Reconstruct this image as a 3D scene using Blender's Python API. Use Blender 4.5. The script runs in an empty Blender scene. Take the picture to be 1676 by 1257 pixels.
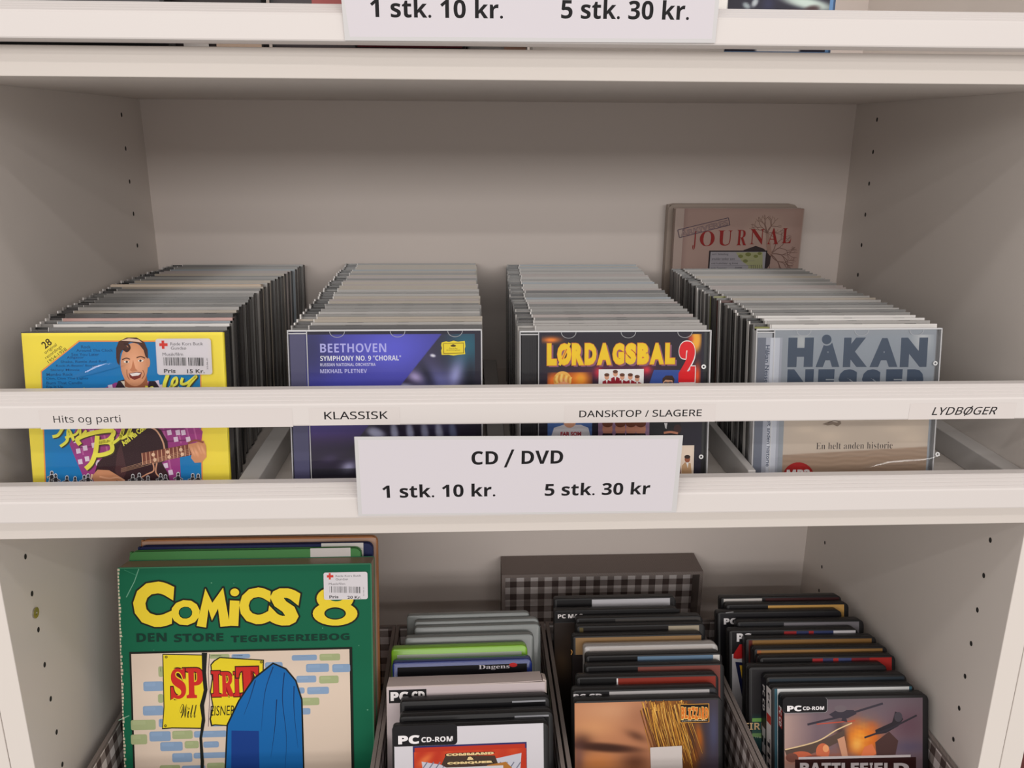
import bpy, bmesh, math, random
import numpy as np
from mathutils import Vector, Matrix

S = bpy.context.scene
COL = S.collection
random.seed(7)

# ------------------------------------------------------------------ camera, light, exposure
F_PX = 1378.38
CAM = Vector((-0.0362, -0.5601, 0.2620))
RX = Vector((0.9989, -0.0464, 0.0054)).normalized()
FW = Vector((0.0460, 0.9572, -0.2859)).normalized()
UP = RX.cross(FW).normalized()
RX = FW.cross(UP).normalized()
cam_d = bpy.data.cameras.new('camera')
cam_d.sensor_width = 36.0
cam_d.lens = F_PX / 1676 * 36.0
cam_d.clip_start = 0.01
cam = bpy.data.objects.new('camera', cam_d)
COL.objects.link(cam)
cam.matrix_world = Matrix(((RX.x, UP.x, -FW.x, CAM.x), (RX.y, UP.y, -FW.y, CAM.y), (RX.z, UP.z, -FW.z, CAM.z), (0, 0, 0, 1)))
S.camera = cam
S.view_settings.view_transform = 'Standard'
S.view_settings.look = 'None'
S.view_settings.gamma = 1.0
S.view_settings.use_curve_mapping = False
S.view_settings.exposure = -0.04
w = bpy.data.worlds.new('shop_ambient')
S.world = w
w.use_nodes = True
bg = w.node_tree.nodes['Background']
bg.inputs[0].default_value = (1.0, 0.945, 0.895, 1)
bg.inputs[1].default_value = 0.58


def area(name, loc, target, sx, sy, power, col=(1.0, 0.97, 0.94)):
    d = bpy.data.lights.new(name, 'AREA')
    d.shape = 'RECTANGLE'
    d.size, d.size_y, d.energy, d.color = sx, sy, power, col
    o = bpy.data.objects.new(name, d)
    COL.objects.link(o)
    o.location = loc
    o.rotation_euler = (Vector(target) - Vector(loc)).to_track_quat('-Z', 'Y').to_euler()
    return o


for y_, p_, w_ in ((-0.8, 7.0, 0.1), (-1.7, 9.0, 0.04), (-2.8, 12.0, 0.05), (-4.2, 40.0, 0.3), (-6.0, 72.0, 0.5)):
    area('ceiling_tube', (0.05, y_, 1.32), (0.05, y_ * 0.6, 0.0), 4.0 if y_ > -3 else 7.0, w_, p_)


# ------------------------------------------------------------------ materials
def lin(c):
    return tuple(((v / 255.0) / 12.92 if v / 255.0 <= 0.04045 else ((v / 255.0 + 0.055) / 1.055) ** 2.4) for v in c)


def mat(name, col, rough=0.5, spec=0.5, metal=0.0, bump=None, coat=0.0):
    m = bpy.data.materials.new(name)
    m.use_nodes = True
    nt = m.node_tree
    b = nt.nodes['Principled BSDF']
    b.inputs['Roughness'].default_value = rough
    b.inputs['Specular IOR Level'].default_value = spec
    b.inputs['Metallic'].default_value = metal
    b.inputs['Coat Weight'].default_value = coat
    if col == 'ATTR':
        a = nt.nodes.new('ShaderNodeAttribute')
        a.attribute_name = 'Col'
        nt.links.new(a.outputs['Color'], b.inputs['Base Color'])
    elif col == 'OBJ':
        a = nt.nodes.new('ShaderNodeObjectInfo')
        nt.links.new(a.outputs['Color'], b.inputs['Base Color'])
    else:
        b.inputs['Base Color'].default_value = (*col, 1)
    if bump:
        sc, st, dist = bump
        tc = nt.nodes.new('ShaderNodeTexCoord')
        mp = nt.nodes.new('ShaderNodeMapping')
        mp.inputs['Scale'].default_value = st
        no = nt.nodes.new('ShaderNodeTexNoise')
        no.inputs['Scale'].default_value = sc
        no.inputs['Detail'].default_value = 4
        bp = nt.nodes.new('ShaderNodeBump')
        bp.inputs['Strength'].default_value = 0.25
        bp.inputs['Distance'].default_value = dist
        nt.links.new(tc.outputs['Object'], mp.inputs['Vector'])
        nt.links.new(mp.outputs[0], no.inputs['Vector'])
        nt.links.new(no.outputs['Fac'], bp.inputs['Height'])
        nt.links.new(bp.outputs[0], b.inputs['Normal'])
    return m


M_WHITE = mat('white_laminate', (0.72, 0.66, 0.615), 0.42, 0.4, bump=(60, (1, 1, 1), 0.0004))
M_BACK = mat('back_board', (0.74, 0.66, 0.615), 0.5, 0.35, bump=(60, (1, 1, 1), 0.0004))
M_RAIL = mat('white_rail_plastic', (0.69, 0.64, 0.62), 0.38, 0.45)
M_BATTEN = mat('batten_paint', (0.60, 0.575, 0.56), 0.5, 0.4)
M_DARK = mat('dark_hole', (0.015, 0.013, 0.012), 0.8)
M_PRINT = mat('glossy_print', 'ATTR', 0.42, 0.22)
M_PAPER = mat('matte_print', 'ATTR', 0.65, 0.25)
M_OBJ = mat('case_plastic', 'OBJ', 0.22, 0.5)
M_OBJM = mat('case_matte_plastic', 'OBJ', 0.42, 0.26)
M_EDGE = mat('clear_edge_seen_on', (0.075, 0.072, 0.07), 0.2, 0.5)  # shaded look of the clear lid's sides put into a dark colour
M_STEEL = mat('screw_steel', (0.42, 0.40, 0.33), 0.3, 0.5, 1.0)


def clear_mat(name, tint, gloss_rough=0.06, base=0.04, k=0.45):
    m = bpy.data.materials.new(name)
    m.use_nodes = True
    nt = m.node_tree
    for n in list(nt.nodes):
        nt.nodes.remove(n)
    out = nt.nodes.new('ShaderNodeOutputMaterial')
    tr = nt.nodes.new('ShaderNodeBsdfTransparent')
    tr.inputs[0].default_value = (*tint, 1)
    gl = nt.nodes.new('ShaderNodeBsdfGlossy')
    gl.inputs['Roughness'].default_value = gloss_rough
    mx = nt.nodes.new('ShaderNodeMixShader')
    lw = nt.nodes.new('ShaderNodeFresnel')
    lw.inputs['IOR'].default_value = 1.36
    nt.links.new(lw.outputs[0], mx.inputs[0])
    nt.links.new(tr.outputs[0], mx.inputs[1])
    nt.links.new(gl.outputs[0], mx.inputs[2])
    nt.links.new(mx.outputs[0], out.inputs[0])
    return m


M_CLEAR = clear_mat('clear_polystyrene', (0.97, 0.975, 0.98))
M_WRAP = clear_mat('clear_sleeve_film', (0.98, 0.98, 0.98), 0.03)


def fabric(name, gingham):
    m = bpy.data.materials.new(name)
    m.use_nodes = True
    nt = m.node_tree
    L = nt.links.new
    b = nt.nodes['Principled BSDF']
    b.inputs['Roughness'].default_value = 0.95
    b.inputs['Specular IOR Level'].default_value = 0.1
    tc = nt.nodes.new('ShaderNodeTexCoord')
    sx = nt.nodes.new('ShaderNodeSeparateXYZ')
    L(tc.outputs['Object'], sx.inputs[0])

    def math_(op, a, bb=None):
        n = nt.nodes.new('ShaderNodeMath')
        n.operation = op
        for i, v in enumerate((a, bb)):
            if v is None:
                continue
            if isinstance(v, (int, float)):
                n.inputs[i].default_value = v
            else:
                L(v, n.inputs[i])
        return n.outputs[0]
    # fine rib of the weave
    wv = nt.nodes.new('ShaderNodeTexWave')
    wv.inputs['Scale'].default_value = 330
    wv.inputs['Distortion'].default_value = 0.6
    mpw = nt.nodes.new('ShaderNodeMapping')
    mpw.inputs['Rotation'].default_value = (0.0, 0.4, 0.5)
    L(tc.outputs['Object'], mpw.inputs[0])
    L(mpw.outputs[0], wv.inputs['Vector'])
    ramp = nt.nodes.new('ShaderNodeValToRGB')
    if gingham:
        P = 0.0172
        hor = math_('ADD', sx.outputs['X'], sx.outputs['Y'])
        s1 = math_('GREATER_THAN', math_('FRACT', math_('DIVIDE', hor, P)), 0.47)
        s2 = math_('GREATER_THAN', math_('FRACT', math_('DIVIDE', sx.outputs['Z'], P)), 0.47)
        v = math_('DIVIDE', math_('ADD', s1, s2), 2.0)
        ramp.color_ramp.elements[0].color = (*lin((92, 78, 75)), 1)
        ramp.color_ramp.elements[1].color = (*lin((238, 228, 226)), 1)
        e = ramp.color_ramp.elements.new(0.5)
        e.color = (*lin((160, 147, 143)), 1)
        L(v, ramp.inputs[0])
    else:
        ramp.color_ramp.elements[0].color = (*lin((100, 90, 86)), 1)
        ramp.color_ramp.elements[1].color = (*lin((150, 138, 133)), 1)
        L(wv.outputs['Fac'], ramp.inputs[0])
    L(ramp.outputs[0], b.inputs['Base Color'])
    bp = nt.nodes.new('ShaderNodeBump')
    bp.inputs['Strength'].default_value = 0.3
    bp.inputs['Distance'].default_value = 0.0005
    L(wv.outputs['Fac'], bp.inputs['Height'])
    L(bp.outputs[0], b.inputs['Normal'])
    return m


M_GING = fabric('gingham_lining', True)
M_CLOTH = fabric('grey_woven_cloth', False)


# ------------------------------------------------------------------ mesh helpers
class MB:
    """Collects shapes and links them as one mesh object."""
    def __init__(s, M=None):
        s.v, s.f, s.M = [], [], M or Matrix()

    def add(s, vs, fs):
        n = len(s.v)
        s.v += [s.M @ Vector(p) for p in vs]
        s.f += [tuple(i + n for i in f) for f in fs]

    def box(s, x0, x1, y0, y1, z0, z1, b=0.0):
        if b <= 0:
            vs = [(x, y, z) for z in (z0, z1) for y in (y0, y1) for x in (x0, x1)]
            s.add(vs, [(0, 2, 3, 1), (4, 5, 7, 6), (0, 1, 5, 4), (2, 6, 7, 3), (0, 4, 6, 2), (1, 3, 7, 5)])
        else:
            s.slab(x0, x1, z0, z1, y0, y1, b, b)

    def slab(s, x0, x1, z0, z1, y0, y1, r, b, seg=3, rt=None):
        """Rounded rectangle in XZ (corner radius r; rt for the top pair) pushed along Y, its two rims eased by b."""
        def ring(ins, y):
            out = []
            for cx, cz, a0, rr in ((x1, z1, 0, rt if rt is not None else r), (x0, z1, 90, rt if rt is not None else r), (x0, z0, 180, r), (x1, z0, 270, r)):
                sx = -1 if cx == x1 else 1
                sz = -1 if cz == z1 else 1
                q = max(rr - ins, 0.0)
                for k in range(seg + 1):
                    a = math.radians(a0 + 90.0 * k / seg)
                    out.append((cx + sx * rr + q * math.cos(a) + (0 if rr > ins else -sx * (rr - ins)), y, cz + sz * rr + q * math.sin(a) + (0 if rr > ins else -sz * (rr - ins))))
            return out
        c = 0.2929 * b
        rings = [ring(b, y0), ring(c, y0 + c), ring(0, y0 + b), ring(0, y1 - b), ring(c, y1 - c), ring(b, y1)] if b > 0 else [ring(0, y0), ring(0, y1)]
        n = len(rings[0])
        vs = [p for R_ in rings for p in R_]
        fs = []
        for k in range(len(rings) - 1):
            for i in range(n):
                j = (i + 1) % n
                fs.append((k * n + i, (k + 1) * n + i, (k + 1) * n + j, k * n + j))
        fs.append(tuple(range(n)))
        fs.append(tuple(reversed(range((len(rings) - 1) * n, len(rings) * n))))
        s.add(vs, fs)

    def extrude_x(s, prof, x0, x1):
        n = len(prof)
        vs = [(x0, y, z) for y, z in prof] + [(x1, y, z) for y, z in prof]
        fs = [(i, (i + 1) % n, n + (i + 1) % n, n + i) for i in range(n)]
        fs += [tuple(reversed(range(n))), tuple(range(n, 2 * n))]
        s.add(vs, fs)

    def ring_disc(s, c, axis, r0, r1, depth, n=20):
        """Flat annulus r0..r1 with wall of the given depth; axis 'x' or 'y'."""
        vs = []
        for d, r in ((0, r1), (depth, r1), (depth, r0), (0, r0)):
            for k in range(n):
                a = 2 * math.pi * k / n
                u, v = r * math.cos(a), r * math.sin(a)
                vs.append((c[0] + d, c[1] + u, c[2] + v) if axis == 'x' else (c[0] + u, c[1] + d, c[2] + v))
        fs = []
        for k in range(4):
            for i in range(n):
                j = (i + 1) % n
                fs.append((k * n + i, k * n + j, ((k + 1) % 4) * n + j, ((k + 1) % 4) * n + i))
        s.add(vs, fs)

    def mesh(s, name, mats, origin=(0, 0, 0), smooth=False):
        me = bpy.data.meshes.new(name)
        o = Vector(origin)
        me.from_pydata([tuple(p - o) for p in s.v], [], s.f)
        bm = bmesh.new()
        bm.from_mesh(me)
        bmesh.ops.recalc_face_normals(bm, faces=bm.faces)
        bm.to_mesh(me)
        bm.free()
        for m in (mats if isinstance(mats, (list, tuple)) else [mats]):
            me.materials.append(m)
        if smooth:
            me.shade_smooth()
            try:
                me.set_sharp_from_angle(angle=math.radians(40))
            except Exception:
                pass
        return me

    def build(s, name, mats, parent=None, smooth=False, color=None):
        org = parent_loc(parent)
        me = s.mesh(name, mats, org, smooth)
        return link(name, me, parent, color)


def parent_loc(p):
    v = Vector((0, 0, 0))
    while p is not None:
        v = v + p.location
        p = p.parent
    return v


def link(name, me, parent=None, color=None):
    o = bpy.data.objects.new(name, me)
    COL.objects.link(o)
    o.parent = parent
    if color is not None:
        o.color = (*color, 1)
    return o


def thing(name, label, cat, loc=(0, 0, 0), group=None):
    o = bpy.data.objects.new(name, None)
    o.empty_display_size = 0.02
    COL.objects.link(o)
    o.location = loc
    return tag(o, label, cat, group)


def tag(o, label, cat, group=None):
    o['label'], o['category'] = label, cat
    if group:
        o['group'] = group
    return o


# ------------------------------------------------------------------ lettering and prints
GLYPH = {}


def style_map(t, style):
    base = {'serif': (0x1D400, 0x1D41A, 0x1D7CE), 'sans': (0x1D5D4, 0x1D5EE, 0x1D7EC), 'plain': (0x1D5A0, 0x1D5BA, 0x1D7E2), 'script': (0x1D4D0, 0x1D4EA, None)}.get(style)
    if not base:
        return t
    out = ''
    for ch in t:
        if 'A' <= ch <= 'Z':
            out += chr(base[0] + ord(ch) - 65)
        elif 'a' <= ch <= 'z':
            out += chr(base[1] + ord(ch) - 97)
        elif ch.isdigit() and base[2]:
            out += chr(base[2] + int(ch))
        else:
            out += ch
    return out


def glyphs(t, style='', bold=0.0, shear=0.0, space=1.0):
    key = (t, style, bold, shear, space)
    if key not in GLYPH:
        c = bpy.data.curves.new('lettering', 'FONT')
        c.body = style_map(t, style)
        c.resolution_u = 3
        c.offset = bold
        c.shear = shear
        c.space_character = space
        o = bpy.data.objects.new('lettering', c)
        COL.objects.link(o)
        dg = bpy.context.evaluated_depsgraph_get()
        m = bpy.data.meshes.new_from_object(o.evaluated_get(dg))
        vs = np.array([v.co[:2] for v in m.vertices]) if len(m.vertices) else np.zeros((1, 2))
        GLYPH[key] = (vs, [tuple(p.vertices) for p in m.polygons])
        bpy.data.objects.remove(o)
        bpy.data.curves.remove(c)
        bpy.data.meshes.remove(m)
    return GLYPH[key]


EPS = 4e-6


class Art:
    """A print on a plane: flat shapes in thin layers, each with its own ink colour.
    Shapes are given in the photograph's coordinates (x = ox + X/s, y = oy + Y/s) and carried onto the plane."""
    def __init__(s, O, N=(0, -1, 0), tx=(0, 0, 1.0), k=1.25, fam=None):
        s.O, s.N = Vector(O), Vector(N).normalized()
        s.U = Vector((0, 0, 1)).cross(s.N) * -1
        s.U = Vector((s.N.y * -1, s.N.x, 0)).normalized()
        s.V = s.N.cross(s.U).normalized()
        if s.V.z < 0:
            s.V = -s.V
        s.tx, s.k, s.L = tx, k, 0
        s.v, s.f, s.c = [], [], []
        s.vmin = -9.0

    def q(s, x, y):
        px, py = s.tx[0] + x / s.tx[2], s.tx[1] + y / s.tx[2]
        d = FW + RX * ((px - 838) / F_PX) - UP * ((py - 628.5) / F_PX)
        P = CAM + d * ((s.O - CAM).dot(s.N) / d.dot(s.N)) - s.O
        return (P.dot(s.U), P.dot(s.V))

    def col(s, c):
        return tuple(min(0.96, v * s.k) for v in lin(c))

    def raw(s, uv, faces, cols, lift=1):
        s.L += lift
        n = len(s.v)
        for a, b in uv:
            s.v.append(s.O + s.U * float(a) + s.V * max(float(b), s.vmin) + s.N * (s.L * EPS))
        s.f += [tuple(i + n for i in f) for f in faces]
        s.c += cols

    def puv(s, uv, c):
        if isinstance(c, list):
            cl = [s.col(x) for x in c]
        else:
            cl = [s.col(c)] * len(uv)
        s.raw(uv, [tuple(range(len(uv)))], cl)

    def poly(s, pts, c):
        s.puv([s.q(*p) for p in pts], c)

    def rect(s, x0, y0, x1, y1, c):
        a, b = s.q(x0, y0), s.q(x1, y1)
        s.puv([(a[0], a[1]), (a[0], b[1]), (b[0], b[1]), (b[0], a[1])], c)

    def ruv(s, u0, v0, u1, v1, c):
        s.puv([(u0, v0), (u1, v0), (u1, v1), (u0, v1)], c)

    def rrect(s, x0, y0, x1, y1, r, c, corners='all'):
        a, b = s.q(x0, y1), s.q(x1, y0)
        rr = abs(s.q(x0 + r, y0)[0] - s.q(x0, y0)[0])
        uv = []
        for cx, cy, a0 in ((b[0] - rr, b[1] - rr, 0), (a[0] + rr, b[1] - rr, 90), (a[0] + rr, a[1] + rr, 180), (b[0] - rr, a[1] + rr, 270)):
            for k in range(6):
                t = math.radians(a0 + 18 * k)
                uv.append((cx + rr * math.cos(t), cy + rr * math.sin(t)))
        s.puv(uv, c)

    def ell(s, cx, cy, rx, ry, c, rot=0, n=26, c2=None):
        t = math.radians(rot)
        pts = []
        for k in range(n):
            a = 2 * math.pi * k / n
            x, y = rx * math.cos(a), ry * math.sin(a)
            pts.append((cx + x * math.cos(t) + y * math.sin(t), cy - x * math.sin(t) + y * math.cos(t)))
        uv = [s.q(*p) for p in pts]
        if c2 is None:
            s.puv(uv, c)
        else:
            uv.append(s.q(cx, cy))
            s.raw(uv, [(k, (k + 1) % n, n) for k in range(n)], [s.col(c2)] * n + [s.col(c)])

    def ring(s, cx, cy, r0, r1, c, n=24):
        uv = []
        for r in (r0, r1):
            for k in range(n):
                a = 2 * math.pi * k / n
                uv.append(s.q(cx + r * math.cos(a), cy + r * math.sin(a)))
        s.raw(uv, [(k, (k + 1) % n, n + (k + 1) % n, n + k) for k in range(n)], [s.col(c)] * (2 * n))

    def stroke(s, pts, wd, c, taper=False):
        P = [Vector((p[0], p[1])) for p in pts]
        L_, R_ = [], []
        for i, p in enumerate(P):
            d = (P[min(i + 1, len(P) - 1)] - P[max(i - 1, 0)])
            d = d.normalized() if d.length > 0 else Vector((1, 0))
            nrm = Vector((-d.y, d.x))
            h = wd / 2 * ((1 - i / (len(P) - 1) * 0.85) if taper else 1)
            L_.append(s.q(*(p + nrm * h)))
            R_.append(s.q(*(p - nrm * h)))
        n = len(P)
        s.raw(L_ + R_, [(i, i + 1, n + i + 1, n + i) for i in range(n - 1)], [s.col(c)] * (2 * n))

    def curve(s, pts, wd, c, taper=False, n=6):
        """Stroke along a Catmull-Rom curve."""
        P = [Vector(p) for p in pts]
        P = [P[0]] + P + [P[-1]]
        out = []
        for i in range(1, len(P) - 2):
            for k in range(n):
                t = k / n
                a, b, cc, d = P[i - 1], P[i], P[i + 1], P[i + 2]
                out.append(0.5 * ((2 * b) + (cc - a) * t + (2 * a - 5 * b + 4 * cc - d) * t * t + (3 * b - a - 3 * cc + d) * t ** 3))
        out.append(P[-2])
        s.stroke(out, wd, c, taper)

    def text(s, t, x0, y0, x1, y1, c, style='', bold=0.0, shear=0.0, rot=0.0, outline=None, shadow=None, space=1.0):
        """Ink box from (x0, y0) top left to (x1, y1) bottom right, then turned by rot degrees about its centre."""
        vs, fs = glyphs(t, style, bold, shear, space)
        mn, mx = vs.min(0), vs.max(0)
        a, b = s.q(x0, y1), s.q(x1, y0)
        sc = np.array([(b[0] - a[0]) / (mx[0] - mn[0]), (b[1] - a[1]) / (mx[1] - mn[1])])
        ctr = np.array([(a[0] + b[0]) / 2, (a[1] + b[1]) / 2])
        r = math.radians(rot)
        Rm = np.array([[math.cos(r), -math.sin(r)], [math.sin(r), math.cos(r)]])

        def put(vv, ff, col, off=(0, 0)):
            uv = ((vv - (mn + mx) / 2) * sc) @ Rm.T + ctr + np.array(off)
            s.raw([tuple(p) for p in uv], ff, [s.col(col)] * len(uv))
        if shadow:
            sx, sy, scol = shadow
            k = abs(s.q(x0 + 1, y0)[0] - s.q(x0, y0)[0])
            put(vs, fs, scol, (sx * k, -sy * k))
        if outline:
            ow, ocol = outline
            v2, f2 = glyphs(t, style, bold + ow, shear, space)
            put(v2, f2, ocol)
        put(vs, fs, c)

    def grid(s, x0, y0, x1, y1, nx, ny, fn):
        """Continuous-tone picture: fn(X, Y) -> rgb array (0..255) over the given box."""
        a, b = s.q(x0, y1), s.q(x1, y0)
        xs, ys = np.linspace(x0, x1, nx), np.linspace(y1, y0, ny)
        X, Y = np.meshgrid(xs, ys)
        rgb = np.clip(fn(X, Y), 0, 255)
        us, vs_ = np.linspace(a[0], b[0], nx), np.linspace(a[1], b[1], ny)
        Ug, Vg = np.meshgrid(us, vs_)
        uv = list(zip(Ug.ravel(), Vg.ravel()))
        fs = [(j * nx + i, j * nx + i + 1, (j + 1) * nx + i + 1, (j + 1) * nx + i) for j in range(ny - 1) for i in range(nx - 1)]
        c = rgb.reshape(-1, 3) / 255.0
        l = np.where(c <= 0.04045, c / 12.92, ((c + 0.055) / 1.055) ** 2.4) * s.k
        s.raw(uv, fs, [tuple(x) for x in np.minimum(l, 0.96)])

    def build(s, name, parent, material=None):
        org = parent_loc(parent)
        Ri = parent.rotation_euler.to_matrix().transposed() if parent is not None else Matrix.Identity(3)
        me = bpy.data.meshes.new(name)
        me.from_pydata([tuple(Ri @ (p - org)) for p in s.v], [], s.f)
        at = me.color_attributes.new('Col', 'FLOAT_COLOR', 'POINT')
        at.data.foreach_set('color', np.array([(*c, 1.0) for c in s.c], dtype=np.float32).ravel())
        me.materials.append(material or M_PRINT)
        return link(name, me, parent)


def blob(X, Y, cx, cy, rx, ry, rot=0, p=1.0):
    t = math.radians(rot)
    dx, dy = X - cx, Y - cy
    a = (dx * math.cos(t) - dy * math.sin(t)) / rx
    b = (dx * math.sin(t) + dy * math.cos(t)) / ry
    return np.exp(-(a * a + b * b) ** p)


def mixc(img, wt, c):
    wt = np.clip(wt, 0, 1)[..., None]
    return img * (1 - wt) + np.array(c, float) * wt


def flat(X, c):
    return np.ones(X.shape + (3,)) * np.array(c, float)


def noise2(X, Y, sc, seed):
    r = np.random.RandomState(seed)
    o = np.zeros(X.shape)
    for i in range(7):
        a, f, ph = r.uniform(0, 6.28), r.uniform(0.6, 2.2) / sc, r.uniform(0, 6.28)
        o += np.sin((X * math.cos(a) + Y * math.sin(a)) * f * 6.28 + ph)
    return o / 7


def to_plane(px, py, Y=None, Z=None):
    d = FW + RX * ((px - 838) / F_PX) - UP * ((py - 628.5) / F_PX)
    t = (Y - CAM.y) / d.y if Y is not None else (Z - CAM.z) / d.z
    return CAM + d * t


# ------------------------------------------------------------------ bookcase
W, D, TH = 0.38, 0.3794, 0.018
ZT, ZB, LOWZ = 0.3115, 0.0, -0.412     # tops of the three shelves
case = thing('bookcase', 'wide white laminate bookcase with ridged rails across its shelf fronts', 'bookcase', (0, D / 2, LOWZ - 0.05))


def holes(panel, x, sgn, front, lo, hi):
    y = 0.037 if front else D - 0.0522
    z0 = -0.0832 if front else 0.2449
    k = 0
    z = z0
    zs = []
    while z - 0.032 > lo:
        z -= 0.032
    while z < hi:
        if not (abs(z - ZB + 0.009) < 0.012 or abs(z - ZT + 0.009) < 0.012):
            zs.append(z)
        z += 0.032
    for z in zs:
        m = MB()
        n = 14
        vs = [(x + sgn * 0.00008, y, z)]
        for i in range(n):
            a = 2 * math.pi * i / n
            vs.append((x + sgn * 0.00008, y + 0.0019 * math.cos(a), z + 0.0023 * math.sin(a)))
        m.add(vs, [(0, 1 + i, 1 + (i + 1) % n) for i in range(n)])
        m.build('shelf_pin_hole', M_DARK, panel)


for sgn in (-1, 1):
    m = MB()
    xa, xb = sorted((sgn * W, sgn * (W + TH)))
    m.box(xa, xb, 0, D + 0.004, LOWZ - 0.05, 0.56, 0.0006)
    p = m.build('side_panel', M_WHITE, case)
    holes(p, sgn * W, -sgn, True, -0.40, -0.03)
    holes(p, sgn * W, -sgn, False, -0.40, 0.30)
    if sgn < 0:
        s_ = MB()
        s_.ring_disc((-W, 0.0363, -0.0997), 'x', 0.0016, 0.0042, 0.0012)
        s_.ring_disc((-W + 0.0002, 0.0363, -0.0997), 'x', 0.0, 0.0022, 0.0005)
        s_.build('screw', M_STEEL, p, True)
m = MB()
m.box(-W, W, D, D + 0.004, LOWZ - 0.05, 0.56)
m.build('back_panel', M_BACK, case)
for z in (ZT, ZB, LOWZ):
    m = MB()
    m.box(-W + 0.0002, W - 0.0002, 0.0, D - 0.0003, z - TH, z, 0.0006)
    m.build('shelf', M_WHITE, case)


def rail(z0):
    """Front rail: flat face below, sloped ridged top."""
    yf, a, h, d = -0.020, 0.0152, 0.0066, 0.0115
    pr = [(0.0, z0), (yf + 0.0012, z0), (yf + 0.0003, z0 + 0.0004), (yf, z0 + 0.0012), (yf, z0 + a - 0.0006), (yf + 0.0004, z0 + a)]
    n = 4
    for i in range(n):                        # stepped ridges up the slope
        t0, t1 = i / n, (i + 1) / n
        y0, y1 = yf + 0.0006 + d * t0, yf + 0.0006 + d * t1
        z0_, z1_ = z0 + a + h * t0, z0 + a + h * t1
        st = (y1 - y0)
        pr += [(y0 + st * 0.05, z0_ + 0.0006), (y0 + st * 0.70, z0_ + (z1_ - z0_) * 0.62 + 0.0009), (y0 + st * 0.82, z0_ + (z1_ - z0_) * 0.66), (y0 + st * 0.95, z0_ + (z1_ - z0_) * 0.75)]
    pr += [(yf + d + 0.0012, z0 + a + h + 0.0003), (0.0, z0 + a + h + 0.0003)]
    m = MB()
    m.extrude_x(pr, -0.62, 0.62)
    return m.build('retaining_rail', M_RAIL, case)


for z in (0.3131, 0.0722, 0.0037):
    rail(z)

for sgn, lab in ((-1, 'edge of the neighbouring white bookcase left of the main side panel'), (1, 'edge of the neighbouring white bookcase right of the main side panel')):
    nb = thing('bookcase', lab, 'bookcase', (sgn * 0.407, D / 2, LOWZ - 0.05))
    m = MB()
    xa, xb = sorted((sgn * (W + TH + 0.0006), sgn * (W + 2 * TH + 0.0006)))
    m.box(xa, xb, 0.0, D + 0.004, LOWZ - 0.05, 0.56, 0.0006)
    m.build('side_panel', M_WHITE, nb)
    m = MB()
    xa, xb = sorted((sgn * (W + 2 * TH + 0.0006), sgn * 0.60))
    m.box(xa, xb, 0.0, D, LOWZ - TH, LOWZ, 0.0006)
    m.build('shelf', M_WHITE, nb)
    m = MB()
    m.box(xa, xb, D, D + 0.004, LOWZ - 0.05, 0.56)
    m.build('back_panel', M_BACK, nb)


# floor battens that keep the CD rows apart
def batten(x0, x1, y0, y1, h, lab):
    m = MB()
    m.box(x0, x1, y0, y1, 0.0, h, 0.0008)
    b = m.build('divider_batten', M_BATTEN, None)
    return tag(b, lab, 'divider', 'white battens between the CD rows')


batten(-0.2070, -0.1925, 0.010, 0.345, 0.020, 'white batten on the shelf between the yellow CD row and the violet CD row')
batten(-0.0250, -0.0105, 0.010, 0.345, 0.020, 'white batten on the shelf between the violet CD row and the orange-lettered CD row')
batten(0.1665, 0.1725, 0.010, 0.345, 0.0235, 'white batten on the shelf between the orange-lettered CD row and the audiobook row')
batten(0.3645, 0.3798, 0.010, 0.345, 0.0195, 'white batten on the shelf against the right side panel')

# ------------------------------------------------------------------ shelf labels and price signs
INK = (22, 20, 22)


def shelf_label(t, x0, y0, x1, y1, strip, lab, slash=None, **kw):
    a = Art((0, -0.0201, 0.08), k=1.0)
    a.rect(*strip, (214, 206, 203))
    a.text(t, x0, y0, x1, y1, INK, **kw)
    if slash:
        a.stroke(slash, 1.7, INK)
    o = a.build('shelf_label', None, M_PAPER)
    tag(o, lab, 'label', 'genre labels on the middle rail')


shelf_label('Hits og parti', 89, 679.4, 196.5, 695.6, (62, 672, 480, 698.5), 'white shelf label reading Hits og parti on the middle rail', style='plain')
shelf_label('KLASSISK', 531, 673, 634.6, 686.8, (505, 668, 655, 695), 'white shelf label reading KLASSISK on the middle rail', style='plain', bold=0.010)
shelf_label('DANSKTOP / SLAGERE', 948, 670, 1149, 683.3, (924, 664, 1170, 690), 'white shelf label reading DANSKTOP SLAGERE on the middle rail', style='plain', bold=0.010)
shelf_label('LYDBOGER', 1524.5, 665.5, 1633, 679.5, (1490, 661, 1660, 685), 'white shelf label reading LYDBØGER in slanted capitals', slash=[(1578.0, 680.6), (1592.5, 664.4)], style='plain', bold=0.010, shear=0.25)


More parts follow.
